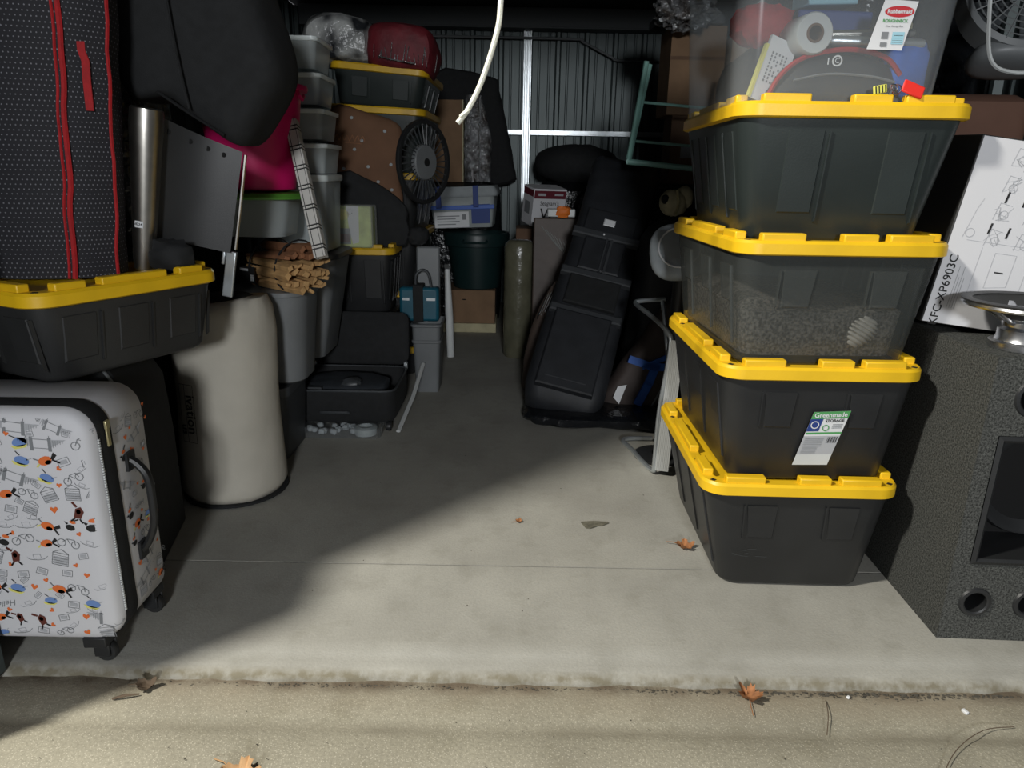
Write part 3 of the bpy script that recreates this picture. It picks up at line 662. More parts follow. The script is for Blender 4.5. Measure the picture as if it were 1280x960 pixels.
def fill(p, u0, u1, v0, v1, seed, stp=.055, s=1.3):
    rnd = random.Random(seed); r_ = 0; v = v0
    while v < v1:
        u = u0 + (stp * .5 if r_ % 2 else 0); 
        while u < u1:
            f = motifs[rnd.randrange(len(motifs))]
            k = rnd.uniform(.85, 1.15) * s
            if f is bridge: k *= .8
            p.frame(u + rnd.uniform(-.006, .006), v + rnd.uniform(-.006, .006), rnd.uniform(-.45, .45), k); f(p)
            if f is bridge: u += stp * .6
            if rnd.random() < .6: p.frame(u + stp * .5, v + stp * .42, rnd.uniform(-1, 1), .75 * s); rnd.choice([heart, sign, wave, heart])(p)
            u += stp
        v += stp * .80; r_ += 1
def ff(u, v, l=0):      # follows the rounded edge of the front shell
    a = abs(u) - (Wd / 2 - .036); b = abs(v - cz) - (Hh / 2 - .036); d = max(a, b, 0)
    y = -hy - .0012
    if d > 0: t_ = min(d / .036, 1); y = -hy - .0012 + .030 * (t_ ** 2.4)
    return (min(u, Wd / 2 - .002), y, v)
p = Print(ff); fill(p, -Wd / 2 + .02, Wd / 2 - .004, sz0 + .03, sz1 - .012, 3); pr_ = p.build('printed_sketches', PM, t)
def fs(u, v, l=0): return (Wd / 2 + .0012, u, v)
p = Print(fs); fill(p, -.015, .10, sz0 + .075, sz1 - .07, 11, .05, 1.1); p.build('printed_sketches', PM, t)

# ------------------------------------------------------------------ speaker cabinet behind the suitcase
t = thing('floor_speaker', 'black floor speaker with grey edge piping behind the white suitcase', 'speaker', (-1.135, 2.02, 0), math.radians(12))
m = M(); xw = .50
out = [(-xw, 0), (0, 0), (0, .36), (-.012, .58), (-.075, .70), (-xw, .70)]
m.loft([[(a, y, b) for a, b in out] for y in (.0, .012, .36)]); m.build('cabinet', BLKFAB, t, bev=.012)
m = M(); m.tube([(-.012, -.004, .012), (-.010, -.004, .33), (-.020, -.004, .575), (-.080, -.004, .688), (-.20, -.004, .692)], .0055, 6)
m.tube([(-.020, -.005, .545), (-.075, -.005, .495), (-.13, -.005, .44)], .005, 6); m.build('piping', GREYPL, t)
M().rev([(.105, 0), (.108, .006), (.095, .006), (.06, -.01), (.02, -.02), (0, -.015)], 32, T=Matrix.Translation((-.15, -.002, .25)) @ Matrix.Rotation(PI / 2, 4, 'X'), c0=False, c1=False).build('speaker_cone', BLACKPL2, t)

# ------------------------------------------------------------------ tall beige bag
t = thing('cylinder_bag', 'tall beige cloth cylinder bag with dark lettering standing on the floor', 'bag', (-1.125, 2.655, 0))
m = M(); rings = []; N = 40
for k in range(25):
    f = k / 24; z = .012 + .755 * f
    cx = -.035 * f; cy = .10 * f; R = .205 - .012 * math.sin(PI * f) - (.02 if k in (0, 24) else 0)
    ring = []
    for i in range(N):
        a = 2 * PI * i / N; rr = R * (1 + .035 * noise.noise(Vector((math.cos(a) * 1.6, math.sin(a) * 1.6, z * 3.5))) + .02 * abs(noise.noise(Vector((math.cos(a) * 3, math.sin(a) * 3, z * 7)))))
        if f > .85: rr *= 1 - .08 * ((f - .85) / .15) * abs(math.sin(a * 3 + 1))
        ring.append((cx + rr * math.cos(a), cy + rr * math.sin(a), z + (.018 * math.cos(a + .4) if k == 24 else 0)))
    rings.append(ring)
m.loft(rings); m.build('bag_body', BEIGE, t, ang=70)
M().rev([(.19, 0), (.202, .004), (.203, .014), (.19, .016)], 40).build('base_trim', BLKFAB, t)
m = M(); m.ell((-.04, .10, .765), (.15, .15, .02), 1, amp=.3, fr=5); m.build('drawstring_top', BLKFAB, t)
def fb(u, v, l=0):      # wraps on the bag wall: u is arc length from the label centre
    f = (v - .012) / .755; a = math.radians(-112) + u / .205; R = .2125
    return (-.035 * f + R * math.cos(a), .10 * f + R * math.sin(a), v)
p = Print(fb)
a0, a1, b0, b1 = -.036, .030, .262, .482
p.path([(a0, b0), (a1, b0), (a1, b1), (a0, b1), (a0, b0)], .002, 0); p.line((a0 + .028, b0), (a0 + .028, b1), .0022, 0)
for k in range(0): pass
p.text('ivation', .013, .37, .056, 0, .0008, rot=-PI / 2); p.text('us', -.021, .31, .045, 0, .0008, rot=-PI / 2)
p.build('lettering', INK, t)

# ------------------------------------------------------------------ left tote and the load on it
tL = tote('shallow black tote with yellow lid at left, carrying a dotted bag', (-1.235, 2.049, .715), .416, .60, .246, math.radians(-25), None, body=BLACKPL2, taper=.03, deep=False)
LZ = .961
KS = .885
t = thing('dotted_bag', 'black white-dotted zip bag with red piping on the left tote', 'bag', (-1.221, 1.965, LZ + .001)); t.scale = (KS,) * 3
m = M()
def dsec(z):
    f = z / .95; dx = .095 * f; b = .012 * math.sin(PI * min(f * 1.2, 1))
    P = [(-.30, -.02), (-.15, -.035 - b), (0, 0), (.045 + b * .4, .035), (.088, .08), (.06, .19), (-.30, .19)]
    return [(x + dx + .006 * noise.noise(Vector((x * 8, z * 9, 1))), y + .012 * noise.noise(Vector((x * 9, y * 5, z * 8))), z) for x, y in P]
m.loft([dsec(z * .95 / 24) for z in range(25)]); m.build('bag_body', DOTTED, t, ang=50)
def zip_(i0, off, r, wob):
    return [Vector(dsec(k * .95 / 24)[i0]) + Vector((off + wob * math.sin(k * .9), -.006, 0)) for k in range(25)]
M().tube(zip_(2, -.004, .009, .003), .0085, 6, flat=.8).build('zipper', RED, t)
M().tube(zip_(2, -.022, .009, .0025), .0045, 6).build('piping', RED, t)
M().tube(zip_(4, .002, .005, .001), .0055, 6).build('piping', RED, t)
m = M(); c0_ = Vector(dsec(.62)[3]); 
m.loft([[(c0_.x + dx_ + a, c0_.y - .014 + a * .8, z) for a in (-.008, .008)] for z, dx_ in ((.50, -.004), (.58, -.001), (.61, .001), (.635, .004), (.665, -.004), (.69, -.002))], False, False, closed=False)
m.loft([[(c0_.x + dx_ + a, c0_.y - .011 + a * .8, z) for a in (-.008, .008)] for z, dx_ in ((.50, -.004), (.58, -.001), (.61, .001), (.635, .004), (.665, -.004), (.69, -.002))], False, False, closed=False)
m.build('zipper_pull', RED, t)

t = thing('steel_tube', 'tapered brushed steel tube with a number sticker beside the dotted bag', 'metal tube', (-1.126, 2.146, LZ + .002), rot=(.0, math.radians(8.5), 0)); t.scale = (KS,) * 3
M().rev([(.020, 0), (.030, .006), (.034, .04), (.048, .40), (.052, .48), (.050, .525), (.044, .53)], 28).build('tube_body', STEEL, t)
p = Print(lambda u, v, l=0: (.0385 * math.sin(u / .0385) , -.0415 * math.cos(u / .0385) - l, v)); [p.rect(-.014 + .004 * k, -.010 + .004 * k, .148, .170, 0) for k in range(7)]; p.lift = .0012; p.text('8224', 0, .159, .012, 1, .0002); p.build('number_sticker', [PAPER, INK], t)

t = thing('folding_chair', 'folded chair with black curved panel and metal leg behind the steel tube', 'chair', (-.956, 2.266, LZ)); t.scale = (KS,) * 3
m = M(); rows = []
A_, B_, C_, D4 = Vector((-.112, -.11, .514)), Vector((.118, .04, .398)), Vector((.040, .04, .045)), Vector((-.20, -.11, .124))
def pan(s, q_, th): 
    v = A_.lerp(B_, s).lerp(D4.lerp(C_, s), q_); n = Vector((.45, -.9, .1)).normalized(); return v + n * (-.03 * math.sin(PI * s) - th)
g = 10
for th in (0, .012):
    rows = [[pan(i / g, j / g, th) for i in range(g + 1)] for j in range(g + 1)]
    m.loft(rows, False, False, closed=False)
m.loft([[pan(i / g, 0, 0) for i in range(g + 1)], [pan(i / g, 0, .012) for i in range(g + 1)]], False, False, closed=False)
m.loft([[pan(i / g, 1, 0) for i in range(g + 1)], [pan(i / g, 1, .012) for i in range(g + 1)]], False, False, closed=False)
m.loft([[pan(1, i / g, 0) for i in range(g + 1)], [pan(1, i / g, .012) for i in range(g + 1)]], False, False, closed=False)
bk = m.build('backrest', BLACKPL, t)
m = M()
for s_ in (.18, .42, .62, .80): 
    c_ = pan(s_, .09, -.0008); m.rev([(.0, 0), (.0085, 0), (.0085, .001)], 10, T=Matrix.Translation(c_) @ Matrix.Rotation(PI / 2, 4, 'X'), c0=False)
m.build('drain_hole', HOLE, bk)
m = M(); m.tube([(.122, .055, .388), (.082, .062, .20), (.050, .066, .055)], .0065, 8); m.build('leg', STEEL, t)
m = M(); m.box(-.019, .019, -.008, .008, -.088, .085, T=Matrix.Translation((.018, .072, -.055 + .02)) @ Matrix.Rotation(.2, 4, 'Y')); m.box(-.034, -.022, -.006, .006, .03, .08, T=Matrix.Translation((.018, .072, -.055 + .02)) @ Matrix.Rotation(.2, 4, 'Y')); m.build('leg', GALV, t, bev=.004)
single(M().ell((0, 0, 0), (.075, .053, .048), .8, amp=.3, fr=4), 'folded_black_cloth', BLKFAB, 'black cloth bunched on the left yellow lid under the folded chair', 'cloth', (-1.049, 2.159, LZ + .044), (0, 0, -.4))
t = thing('black_duffel', 'big black nylon duffel bag hanging over the folded chair', 'bag', (-.956, 2.30, 1.341)); t.scale = (KS,) * 3
M().puffy([(-.22, .60), (.02, .62), (.20, .58), (.255, .40), (.29, .28), (.285, .20), (.23, .10), (.155, .005), (.10, -.012), (.0, .06), (-.10, .13), (-.24, .14), (-.30, .35)], .30, y0=.06, p=4, amp=.014, fr=5, n=12).build('bag_body', BLKFAB, t, ang=70)
M().tube(spath([(-.10, -.115, .15), (0, -.12, .085), (.10, -.10, .02)], 5), .012, 6, flat=.4).build('seam', BLKFAB, t)
M().tube(spath([(-.035, -.135, .60), (-.03, -.135, .40), (-.015, -.13, .22), (.0, -.12, .10)], 5), .004, 6).build('seam', BLKFAB, t)

# ------------------------------------------------------------------ left column: bins, kindling, green lidded tub, pink tub
single(M().zloft([(.42, .32, .04, 0), (.46, .35, .05, .30), (.48, .37, .05, .305), (.48, .37, .05, .345)], 5), 'storage_bin', DGREYPL, 'dark grey bin on the floor behind the beige bag', 'bin', (-1.22, 3.10, 0))
t = thing('storage_bin', 'grey rounded bin holding up the kindling bundle', 'bin', (-1.075, 3.12, .347))
m = M(); m.zloft([(.26, .26, .08, 0), (.29, .29, .09, .012), (.355, .34, .10, .40)], 8, True, False); m.zloft([(.345, .33, .10, .40), (.28, .28, .09, .02)], 8, False, True); m.build('body', GREYPL, t)
M().zloft([(.355, .34, .10, .392), (.375, .36, .11, .396), (.375, .36, .11, .414), (.34, .32, .10, .418)], 8).build('rim', GREYPL, t)
t = thing('kindling_bundle', 'netted bundle of split kindling sticks on the grey rounded bin', 'firewood', (-.97, 3.03, .768), math.radians(-32))
rnd = random.Random(5); n_ = 0
stick0 = None
for r_ in range(6):
    for k in range(6):
        yy = -.095 + k * .038 + rnd.uniform(-.005, .005); zz = .016 + r_ * .033 + rnd.uniform(-.003, .003)
        if (k - 2.5) ** 2 / 9.5 + (r_ - 2.4) ** 2 / 8.0 > 1: continue
        m = M(); a = rnd.uniform(.010, .016); b = rnd.uniform(.006, .013); L0 = rnd.uniform(-.19, -.15); L1 = rnd.uniform(.145, .185)
        m.loft([[(x, p_[0], p_[1]) for p_ in ((-a, -b), (a * .9, -b * .8), (a, b), (-a * .7, b * .9))] for x in (L0, L1)])
        m.build('stick', WOODD if r_ >= 4 else WOOD, t, (0, yy, zz), (rnd.uniform(-.8, .8), rnd.uniform(-.08, .08), rnd.uniform(-.09, .09) - .15), bev=.0015)
m = M()
for x in (-.10, .06): m.tube([(x + .02 * math.sin(a * PI / 9), .115 * math.cos(a * PI / 10), .10 + .112 * math.sin(a * PI / 10)) for a in range(20)], .004, 5, closed=True)
m.build('net_strap', BLKFAB, t)
p = Print(lambda u, v, l=0: (u, -.125 - l, v)); p.rect(-.16, -.06, .03, .10, 0); p.lift = .001; p.rect(-.09, -.068, .04, .066, 1)
for k in range(5): p.rect(-.087 + k * .004, -.085 + k * .004, .042, .064, 2)
p.rect(-.155, -.10, .08, .09, 1); p.build('paper_tag', [INK, PAPER, INK], t)
t = thing('green_lidded_tub', 'clear tub with a green lid under the pink tub', 'storage box', (-1.10, 3.08, .992))
M().zloft([(.28, .26, .06, 0), (.33, .30, .08, .15)], 6).build('body', CLEARD, t)
M().rev([(.19, .150), (.228, .153), (.232, .162), (.22, .176), (.10, .184), (0, .184)], 36, c0=True, c1=False).build('lid', GREENLID, t)
t = thing('pink_tub', 'tall bright pink plastic tub stacked on the green lidded tub', 'tub', (-1.085, 3.06, 1.178))
m = M(); m.rev([(.150, 0), (.160, .006), (.205, .40), (.203, .40), (.153, .012), (0, .012)], 40, c0=True, c1=False); m.build('body', PINK, t)
M().rev([(.203, .385), (.228, .388), (.232, .398), (.230, .408), (.204, .412), (.200, .404)], 40, c0=False, c1=False).build('rim', PINK, t)
m = M(); m.tube([(.205, -.04, .39), (.215, -.05, .37), (.22, -.02, .355), (.215, .02, .37)], .008, 6); m.build('grip', PINK, t)
t = M().box(-.024, .024, -.02, .02, 0, .57); single(t, 'plaid_roll_box', PLAID, 'long narrow white plaid box leaning beside the pink tub', 'box', (-.775, 2.85, .925), (math.radians(-18), math.radians(-14.5), 0), bev=.002)
G2 = 'clear shoeboxes in the white-lidded column'
pos = ['topmost clear shoebox with white lid in the left column', 'second clear shoebox from the top of the white-lidded column', 'third clear shoebox from the top of the white-lidded column', 'fourth clear shoebox, just above the tall clear bin']
CON = [GREYFAB, BLUECL, GREYFAB, CREAM]
for k in range(4):
    z = 1.695 - .150 * k
    t = thing('clear_shoebox', pos[k], 'storage box', (-1.02 + .006 * k, 3.55, z), 0, G2)
    M().zloft([(.22, .26, .02, 0), (.25, .30, .03, .118)], 5).build('body', CLEARD, t)
    M().zloft([(.262, .31, .03, .112), (.268, .316, .03, .116), (.268, .316, .03, .130), (.24, .29, .03, .134)], 5).build('lid', WHITELID, t)
single(M().box(-.10, .10, -.11, .11, 0, .07), 'folded_cloth', BLUECL, 'folded blue cloth inside a clear shoebox', 'cloth', (-1.014, 3.55, 1.552))
t = thing('tall_clear_bin', 'tall clear bin with a pale lid under the shoeboxes', 'storage box', (-1.02, 3.56, .885), 0)
M().zloft([(.24, .30, .03, 0), (.27, .34, .04, .335)], 5).build('body', CLEARD, t)
M().zloft([(.285, .35, .04, .325), (.29, .355, .04, .33), (.29, .355, .04, .352), (.26, .33, .04, .357)], 5).build('lid', WHITELID, t)
single(M().box(-.11, .10, -.13, .13, 0, .30), 'grey_folder_stack', GREYFAB, 'grey papers filling the tall clear bin', 'paper', (-1.02, 3.56, .892), bev=.01)
t = thing('grey_tote', 'grey cloudy plastic tote with dark lid below the tall clear bin', 'storage tote', (-1.05, 3.62, .347), 0)
M().zloft([(.26, .34, .05, 0, -.04, 0), (.36, .38, .06, .50, 0, 0)], 6).build('body', GREYPL, t)
M().zloft([(.375, .395, .06, .495), (.385, .405, .06, .50), (.385, .405, .06, .522), (.34, .36, .05, .530)], 6).build('lid', DGREYPL, t)
single(M().zloft([(.20, .34, .04, 0), (.22, .36, .05, .33), (.22, .36, .05, .344)], 5), 'storage_bin', DGREYPL, 'dark bin hidden low under the grey cloudy tote', 'bin', (-1.25, 3.71, 0.001))

# ------------------------------------------------------------------ rear left tote stack
G3 = 'black and yellow totes in the rear left stack'
rl = [(0, .19, -.84, 'low black tote at the foot of the rear left stack', 0, BLACKPL), (.18, .355 + .012, -.84, 'black tote low in the rear left stack behind the teal case', 0, BLACKPL), (.537, .367, -.862, 'black tote beside the grey bin in the rear left stack', .02, BLACKPL), (.894, .362, -.845, 'black tote behind the brown dotted cushion', .03, BLACKPL), (1.246, .372, -.82, 'black tote with yellow lid under the topmost rear left tote', .05, GREENBLK), (1.613, .225, -.80, 'topmost shallow black tote of the rear left stack, under the bags', .09, GREENBLK)]
for z, H, cx, lb, tl, bm_ in rl:
    tote(lb, (cx, 4.72, z), .57, .76, H, 0, G3, body=bm_, lid=YELLOWD, taper=.035, rot=(0, tl * .9, -.03), tabs=False, deep=False)
tote('black tote with yellow lid in front of the rear left stack, behind the open case', (-.905, 4.16, .470), .46, .36, .375, 0, None, body=BLACKPL, lid=YELLOWD, taper=.03, tabs=True, deep=False)
tote('black tote on the floor hidden behind the open suitcase lid', (-.92, 4.16, 0), .46, .36, .462, 0, None, body=BLACKPL, lid=BLACKPL, taper=.03, tabs=False, deep=False)
t = thing('wrapped_pillow', 'black and white patterned bag in crinkled clear plastic on the rear left stack', 'bag', (-1.00, 4.52, 1.855))
M().puffy([(-.24, .0), (.12, -.01), (.17, .03), (.18, .16), (.12, .235), (-.12, .26), (-.22, .20), (-.25, .08)], .40, amp=.02, fr=9).build('pillow', None or mat('cow_print', (.42, .43, .42), .3, col2=(.02, .022, .025), scale=9, bump=.9, bscale=18, dist=.02, det=1), t)
t = thing('wrapped_quilt', 'maroon quilt in shiny clear plastic on the rear left stack', 'quilt', (-.68, 4.50, 1.828))
M().puffy([(-.17, .0), (.14, -.045), (.20, -.03), (.225, .08), (.19, .19), (.08, .235), (-.12, .24), (-.185, .18)], .40, amp=.012, fr=8).build('quilt', MAROON, t)
m = M(); rnd = random.Random(3)
for k in range(14):
    x = -.12 + k * .022 + rnd.uniform(-.008, .008); z0_ = .02 - x * .15; hgt = rnd.uniform(.03, .10); m.tube([(x, -.218 - rnd.uniform(0, .004), z0_), (x + rnd.uniform(-.02, .02), -.217, z0_ + hgt)], .0022, 5)
m.tube([(-.10, -.222, .045), (0, -.223, .025), (.10, -.22, .01)], .0035, 5); m.tube([(.20, -.08, -.02), (.215, -.08, .06), (.20, -.08, .14)], .003, 5)
m.build('plastic_fold', FOIL, t)
# cushion, black flap, printed pack on the front tote
t = thing('dotted_cushion', 'brown cushion with white dots and embroidered word leaning on the totes', 'cushion', (-.88, 4.27, 1.08), rot=(math.radians(-4), .05, 0))
M().puffy([(-.20, .02), (.19, -.02), (.20, .15), (.205, .38), (.16, .46), (0, .50), (-.20, .52), (-.22, .25)], .10, n=8).build('cushion_body', BROWNFAB, t)
p = Print(lambda u, v, l=0: (u, -.0515, v))
for a, b in ((-.02, .34), (.11, .40), (.15, .22), (.08, .12), (.16, .08), (-.12, .18), (.02, .20), (-.08, .46), (.0, .05), (-.06, .29)): p.ell((a, b), .010, .009, 0, 8)
p.path([(-.17 + k * .008, .35 + .018 * math.sin(k * 1.7)) for k in range(22)], .004, 1); p.line((-.13, .325), (-.02, .322), .003, 1); p.build('embroidery', [GREYFAB, WOODD], t)['kind'] = 'stuff'
t = thing('black_folder_bag', 'flat black bag slanting down in front of the brown cushion', 'bag', (-.83, 4.15, .848), rot=(math.radians(-4), 0, 0))
M().puffy([(-.20, .0), (.20, .0), (.21, .14), (.205, .22), (.10, .31), (-.02, .37), (-.19, .40)], .06, n=6, sub=2).build('bag_body', BLKFAB, t)
t = thing('printed_pack', 'clear pack of lime green and pink printed goods on the front yellow lid', 'package', (-.925, 4.02, .848), math.radians(-3))
M().box(-.135, .135, -.05, .05, .0, .225).build('pack_body', LIME, t, bev=.01)
M().box(-.145, .145, -.058, .058, .0, .232).build('plastic_wrap', FILM, t, bev=.012)
p = Print(lambda u, v, l=0: (u, -.0515 - l, v)); p.rect(-.12, .02, .02, .105, 1); p.poly([(.0, .225), (.07, .225), (.065, .03), (.03, .02), (.01, .12)], 0); p.ell((-.02, .18), .035, .03, 3); p.ring((.02, .195), .014, .003, 2); p.rect(-.06, .015, .03, .075, 4); p.build('print', [WHITE, GINK, INK, YLINK, PINKP], t)
# spoked wheel
t = thing('spoked_wheel', 'dark wheel with grey hub disc and pale spokes by the rear left stack', 'wheel', (-.515, 4.13, 1.31), rot=(0, 0, math.radians(58)))
Tw = Matrix.Rotation(PI / 2, 4, 'X')
M().rev([(.205, -.012), (.225, -.012), (.228, 0), (.225, .012), (.205, .012), (.205, -.012)], 40, T=Tw, c0=False, c1=False).build('rim', BLACKPL, t)
M().rev([(.022, .02), (.09, .018), (.095, .012), (.095, -.012), (.022, -.02), (.022, .02)], 32, T=Tw, c0=False, c1=False).build('hub_disc', GREYPL, t)
m = M()
for k in range(32):
    a = 2 * PI * k / 32; m.tube([(.09 * math.cos(a), -.008, .09 * math.sin(a)), (.208 * math.cos(a + .06), .0, .208 * math.sin(a + .06))], .0035, 5)
m.build('spoke', DGREYPL, t, kind='stuff'); M().rev([(.0, .024), (.022, .024), (.022, -.02), (0, -.02)], 16, T=Tw, c0=False, c1=False).build('axle', HOLE, t)

# ------------------------------------------------------------------ open suitcase on a clear underbed bin
t = thing('underbed_bin', 'low clear plastic bin with loose bits under the open black suitcase', 'storage box', (-.845, 3.48, 0))
M().zloft([(.40, .50, .03, 0), (.43, .52, .04, .055)], 5).build('body', CLEAR, t)
m = M(); rnd = random.Random(9)
for k in range(16): m.ell((rnd.uniform(-.17, .15), rnd.uniform(-.22, -.10), .02), (.018, .015, .014), .8, 8, 6, amp=.3, seed=k)
m.build('loose_bits', GREYFAB, t, kind='stuff')
M().rev([(.03, .004), (.055, .006), (.058, .04), (.035, .046), (.03, .004)], 20, c=(.12, -.19, 0), c0=False, c1=False).build('tape_roll', CLEARD, t)
t = thing('open_suitcase', 'black soft suitcase lying open on the low clear bin', 'suitcase', (-.845, 3.53, .057))
m = M(); m.zloft([(.50, .44, .05, 0), (.53, .47, .06, .02), (.535, .475, .06, .165)], 6, True, False); m.zloft([(.515, .455, .05, .165), (.51, .45, .05, .06)], 6, False, True); m.build('bottom_shell', BLKFAB, t)
m = M(); m.tube([(x, y, .166) for x, y in rrect(.53, .47, .06, 6)], .006, 6, closed=True); m.build('zipper', DGREYPL, t)
m = M(); m.tube(spath([(-.10, -.238, .055), (-.08, -.25, .06), (.02, -.25, .06), (.04, -.238, .055)], 4), .007, 6); m.build('carry_handle', DGREYPL, t)
m = M(); m.ell((-.02, -.02, .13), (.22, .16, .045), .6, amp=.15, fr=4); m.build('lining', mat('grey_lining', (.045, .052, .062), .6, var=.3, scale=9, bump=.4, bscale=40), t)
m = M(); m.ell((.03, -.10, .165), (.05, .05, .03), .7, amp=.2); m.box(-.24, -.10, -.20, -.17, .14, .172); m.build('loose_strap', DGREYPL, t)
m = M(); Tt = Matrix.Translation((0, .262, .17)) @ Matrix.Rotation(math.radians(80), 4, 'X'); m.loft([[Tt @ Vector((x, -y, -z)) for x, y in rrect(W__, L__, .05, 6, 0, -.145)] for W__, L__, z in ((.51, .27, .055), (.53, .29, .04), (.53, .29, 0), (.50, .26, -.012))]); m.build('lid_shell', BLKFAB, t)
for hx_ in (-.252, .252): M().box(hx_ - .010, hx_ + .010, .235, .262, .15, .19).build('hinge', GALV, t, bev=.003)
for wx in (-.235, .235): M().rev([(.008, -.012), (.022, -.012), (.024, 0), (.022, .012), (.008, .012)], 16, T=Matrix.Translation((wx, -.235, -.012)) @ Matrix.Rotation(PI / 2, 4, 'Y')).build('wheel', BLACKPL, t)
t = M().tube([(-.565, 3.30, .016), (-.535, 3.62, .095), (-.515, 3.92, .20)], .012, 6, flat=.6); single(t, 'metal_rail', WHITEPL, 'pale metal rail slanting back beside the open black suitcase', 'rail')

# slim grey bin with teal case, boards
t = thing('slim_bin', 'slim light grey waste bin standing beside the open suitcase', 'bin', (-.505, 4.12, 0))
m = M(); m.zloft([(.135, .22, .02, 0), (.16, .25, .025, .30), (.165, .255, .025, .405)], 5, True, False); m.zloft([(.155, .245, .02, .405), (.13, .215, .02, .01)], 5, False, True); m.build('body', GREYPL, t)
M().zloft([(.165, .255, .025, .30), (.172, .262, .025, .304), (.172, .262, .025, .316), (.165, .255, .025, .32)], 5, False, False).build('band', GREYPL, t)
M().zloft([(.17, .26, .025, .395), (.182, .272, .03, .40), (.182, .272, .03, .412), (.165, .255, .03, .415)], 5, False, False).build('rim', GREYPL, t)
t = thing('teal_case', 'teal hard case with black strap sitting in the slim grey bin', 'case', (-.548, 4.085, .42))
M().box(-.115, .115, -.045, .045, 0, .20).build('case_body', TEAL, t, bev=.018)
m = M(); m.box(-.035, .025, -.050, .050, -.002, .215); m.build('strap', BLKFAB, t, bev=.004)
m = M(); m.tube(spath([(-.02, -.02, .20), (-.015, -.03, .27), (.02, -.03, .30), (.055, -.03, .28), (.07, -.02, .20)], 4), .008, 6); m.build('handle', DGREYPL, t)
m = M(); m.box(-.095, -.055, -.048, -.0445, .125, .14); m.box(.045, .095, -.048, -.0445, .125, .14); m.build('latch', GALV, t, kind='stuff')
t = M().box(-.09, .05, 0, .03, 0, .42); single(t, 'grey_tray', GREYPL, 'light grey tray standing on edge behind the teal case', 'tray', (-.49, 4.175, .42), (math.radians(-3), 0, 0), bev=.012)
single(M().ell((0, 0, 0), (.06, .05, .05), .8, amp=.3), 'dark_bundle', BLKFAB, 'small black bundle on top of the totes by the spoked wheel', 'bundle', (-.555, 4.12, .905))
t = M(); t.zloft([(.05, .30, .02, 0), (.055, .32, .02, .30), (.035, .26, .015, .62)], 4); single(t, 'white_board', WHITEPL, 'narrow white board standing on end beyond the slim grey bin', 'board', (-.455, 4.98, 0), (0, -.03, .12))

# ------------------------------------------------------------------ back middle pile
t = thing('cardboard_box', 'brown cardboard box on a pale base under the dark round tub', 'box', (-.34, 5.86, 0))
M().box(-.22, .19, -.2, .2, .075, .345).build('box_body', CARD, t, bev=.004); M().box(-.23, .20, -.21, .21, .0, .074).build('pale_base', CREAM, t, bev=.004)
p = Print(lambda u, v, l=0: (u, -.2012, v)); p.ell((-.06, .27), .02, .005, 0); p.build('hand_hole', HOLE, t)
t = thing('round_tub', 'dark green round tub with handles under the clear blue-banded box', 'tub', (-.31, 5.86, .347))
M().rev([(.18, 0), (.19, .006), (.245, .40), (.24, .40), (.185, .012), (0, .012)], 40, c0=True, c1=False).build('body', TUBGRN, t)
M().rev([(.243, .34), (.262, .345), (.270, .43), (.262, .448), (.238, .446), (.238, .40)], 40, c0=False, c1=False).build('rim', TUBGRN, t)
m = M(); m.tube(spath([(-.09, -.262, .40), (-.08, -.285, .385), (.08, -.285, .385), (.09, -.262, .40)], 4), .009, 6); m.build('handle', TUBGRN, t)
t = thing('clear_crate', 'clear latched box with blue band and papers on the dark round tub', 'storage box', (-.385, 5.63, .855), rot=(0, -.05, -.04))
M().zloft([(.44, .36, .03, 0), (.50, .40, .04, .23)], 5).build('body', CLEARD, t)
M().zloft([(.53, .43, .04, .225), (.545, .445, .04, .235), (.545, .445, .04, .255), (.50, .41, .04, .30)], 5).build('lid', GREYFAB, t)
for x in (-.17, .11): m = M(); m.box(x - .02, x + .02, -.228, -.213, .15, .306); m.box(x - .02, x + .02, -.225, -.10, .29, .305); m.build('latch', NAVYINK, t, bev=.003)
m = M(); m.box(-.245, .245, -.204, -.19, .135, .165); m.build('band', BLUE, t, bev=.003)
m = M(); m.box(.07, .21, -.198, -.188, .03, .17); m.build('blue_sheet', NAVYINK, t)
p = Print(lambda u, v, l=0: (u, -.199 - l, v)); p.rect(-.21, .05, .005, .12, 0); p.lift = .001
for k in range(4): p.rect(-.19, -.02 - .03 * (k % 2), .085 - k * .02, .092 - k * .02, 1)
p.rect(.0, .03, .06, .10, 1); p.build('paper_sheet', [PAPER, GINK], t)
single(M().zloft([(.86, .66, .12, 0), (.90, .70, .12, .6), (.86, .66, .14, 1.10), (.70, .50, .12, 1.17)], 6), 'covered_pile', BLKFILM, 'black plastic covered pile behind the round tub', 'pile', (-.56, 6.50, 0))
t = thing('black_sofa_back', 'large black upholstered slab leaning on the back wall above the pile', 'furniture', (-.48, 6.78, 1.18), rot=(math.radians(-4), 0, 0))
M().puffy([(-.34, -.02), (.42, -.02), (.46, .15), (.40, .45), (.32, .78), (.25, .90), (-.34, .90)], .14, n=6, sub=3).build('slab_body', BLKFAB, t)
t = thing('tall_carton', 'tall brown carton standing in front of the black slab', 'box', (-.60, 6.40, 1.175), 0)
M().box(-.15, .15, -.10, .12, 0, .66).build('carton_body', CARD, t, bev=.004); M().box(.143, .1515, -.103, .122, 0, .66).build('pale_edge', CREAM, t)
t = thing('foil_bag', 'tall crinkled clear plastic bag of dark goods beside the tall carton', 'bag', (-.33, 6.36, 1.178))
m = M(); rings = []
for k in range(22):
    z = .70 * k / 21; w_ = .115 if z < .38 else .115 - .055 * ((z - .38) / .32); sh = 0 if z < .38 else -.035 * (z - .38) / .32
    rings.append([(sh + x + .014 * noise.noise(Vector((x * 40, z * 38, y * 20))), y * (1 - .55 * z / .7) + .022 * noise.noise(Vector((x * 50, z * 45, 5))), z) for x, y in rrect(2 * w_, .15, .04, 5)])
m.loft(rings); m.build('bag_body', FOIL, t, ang=60)
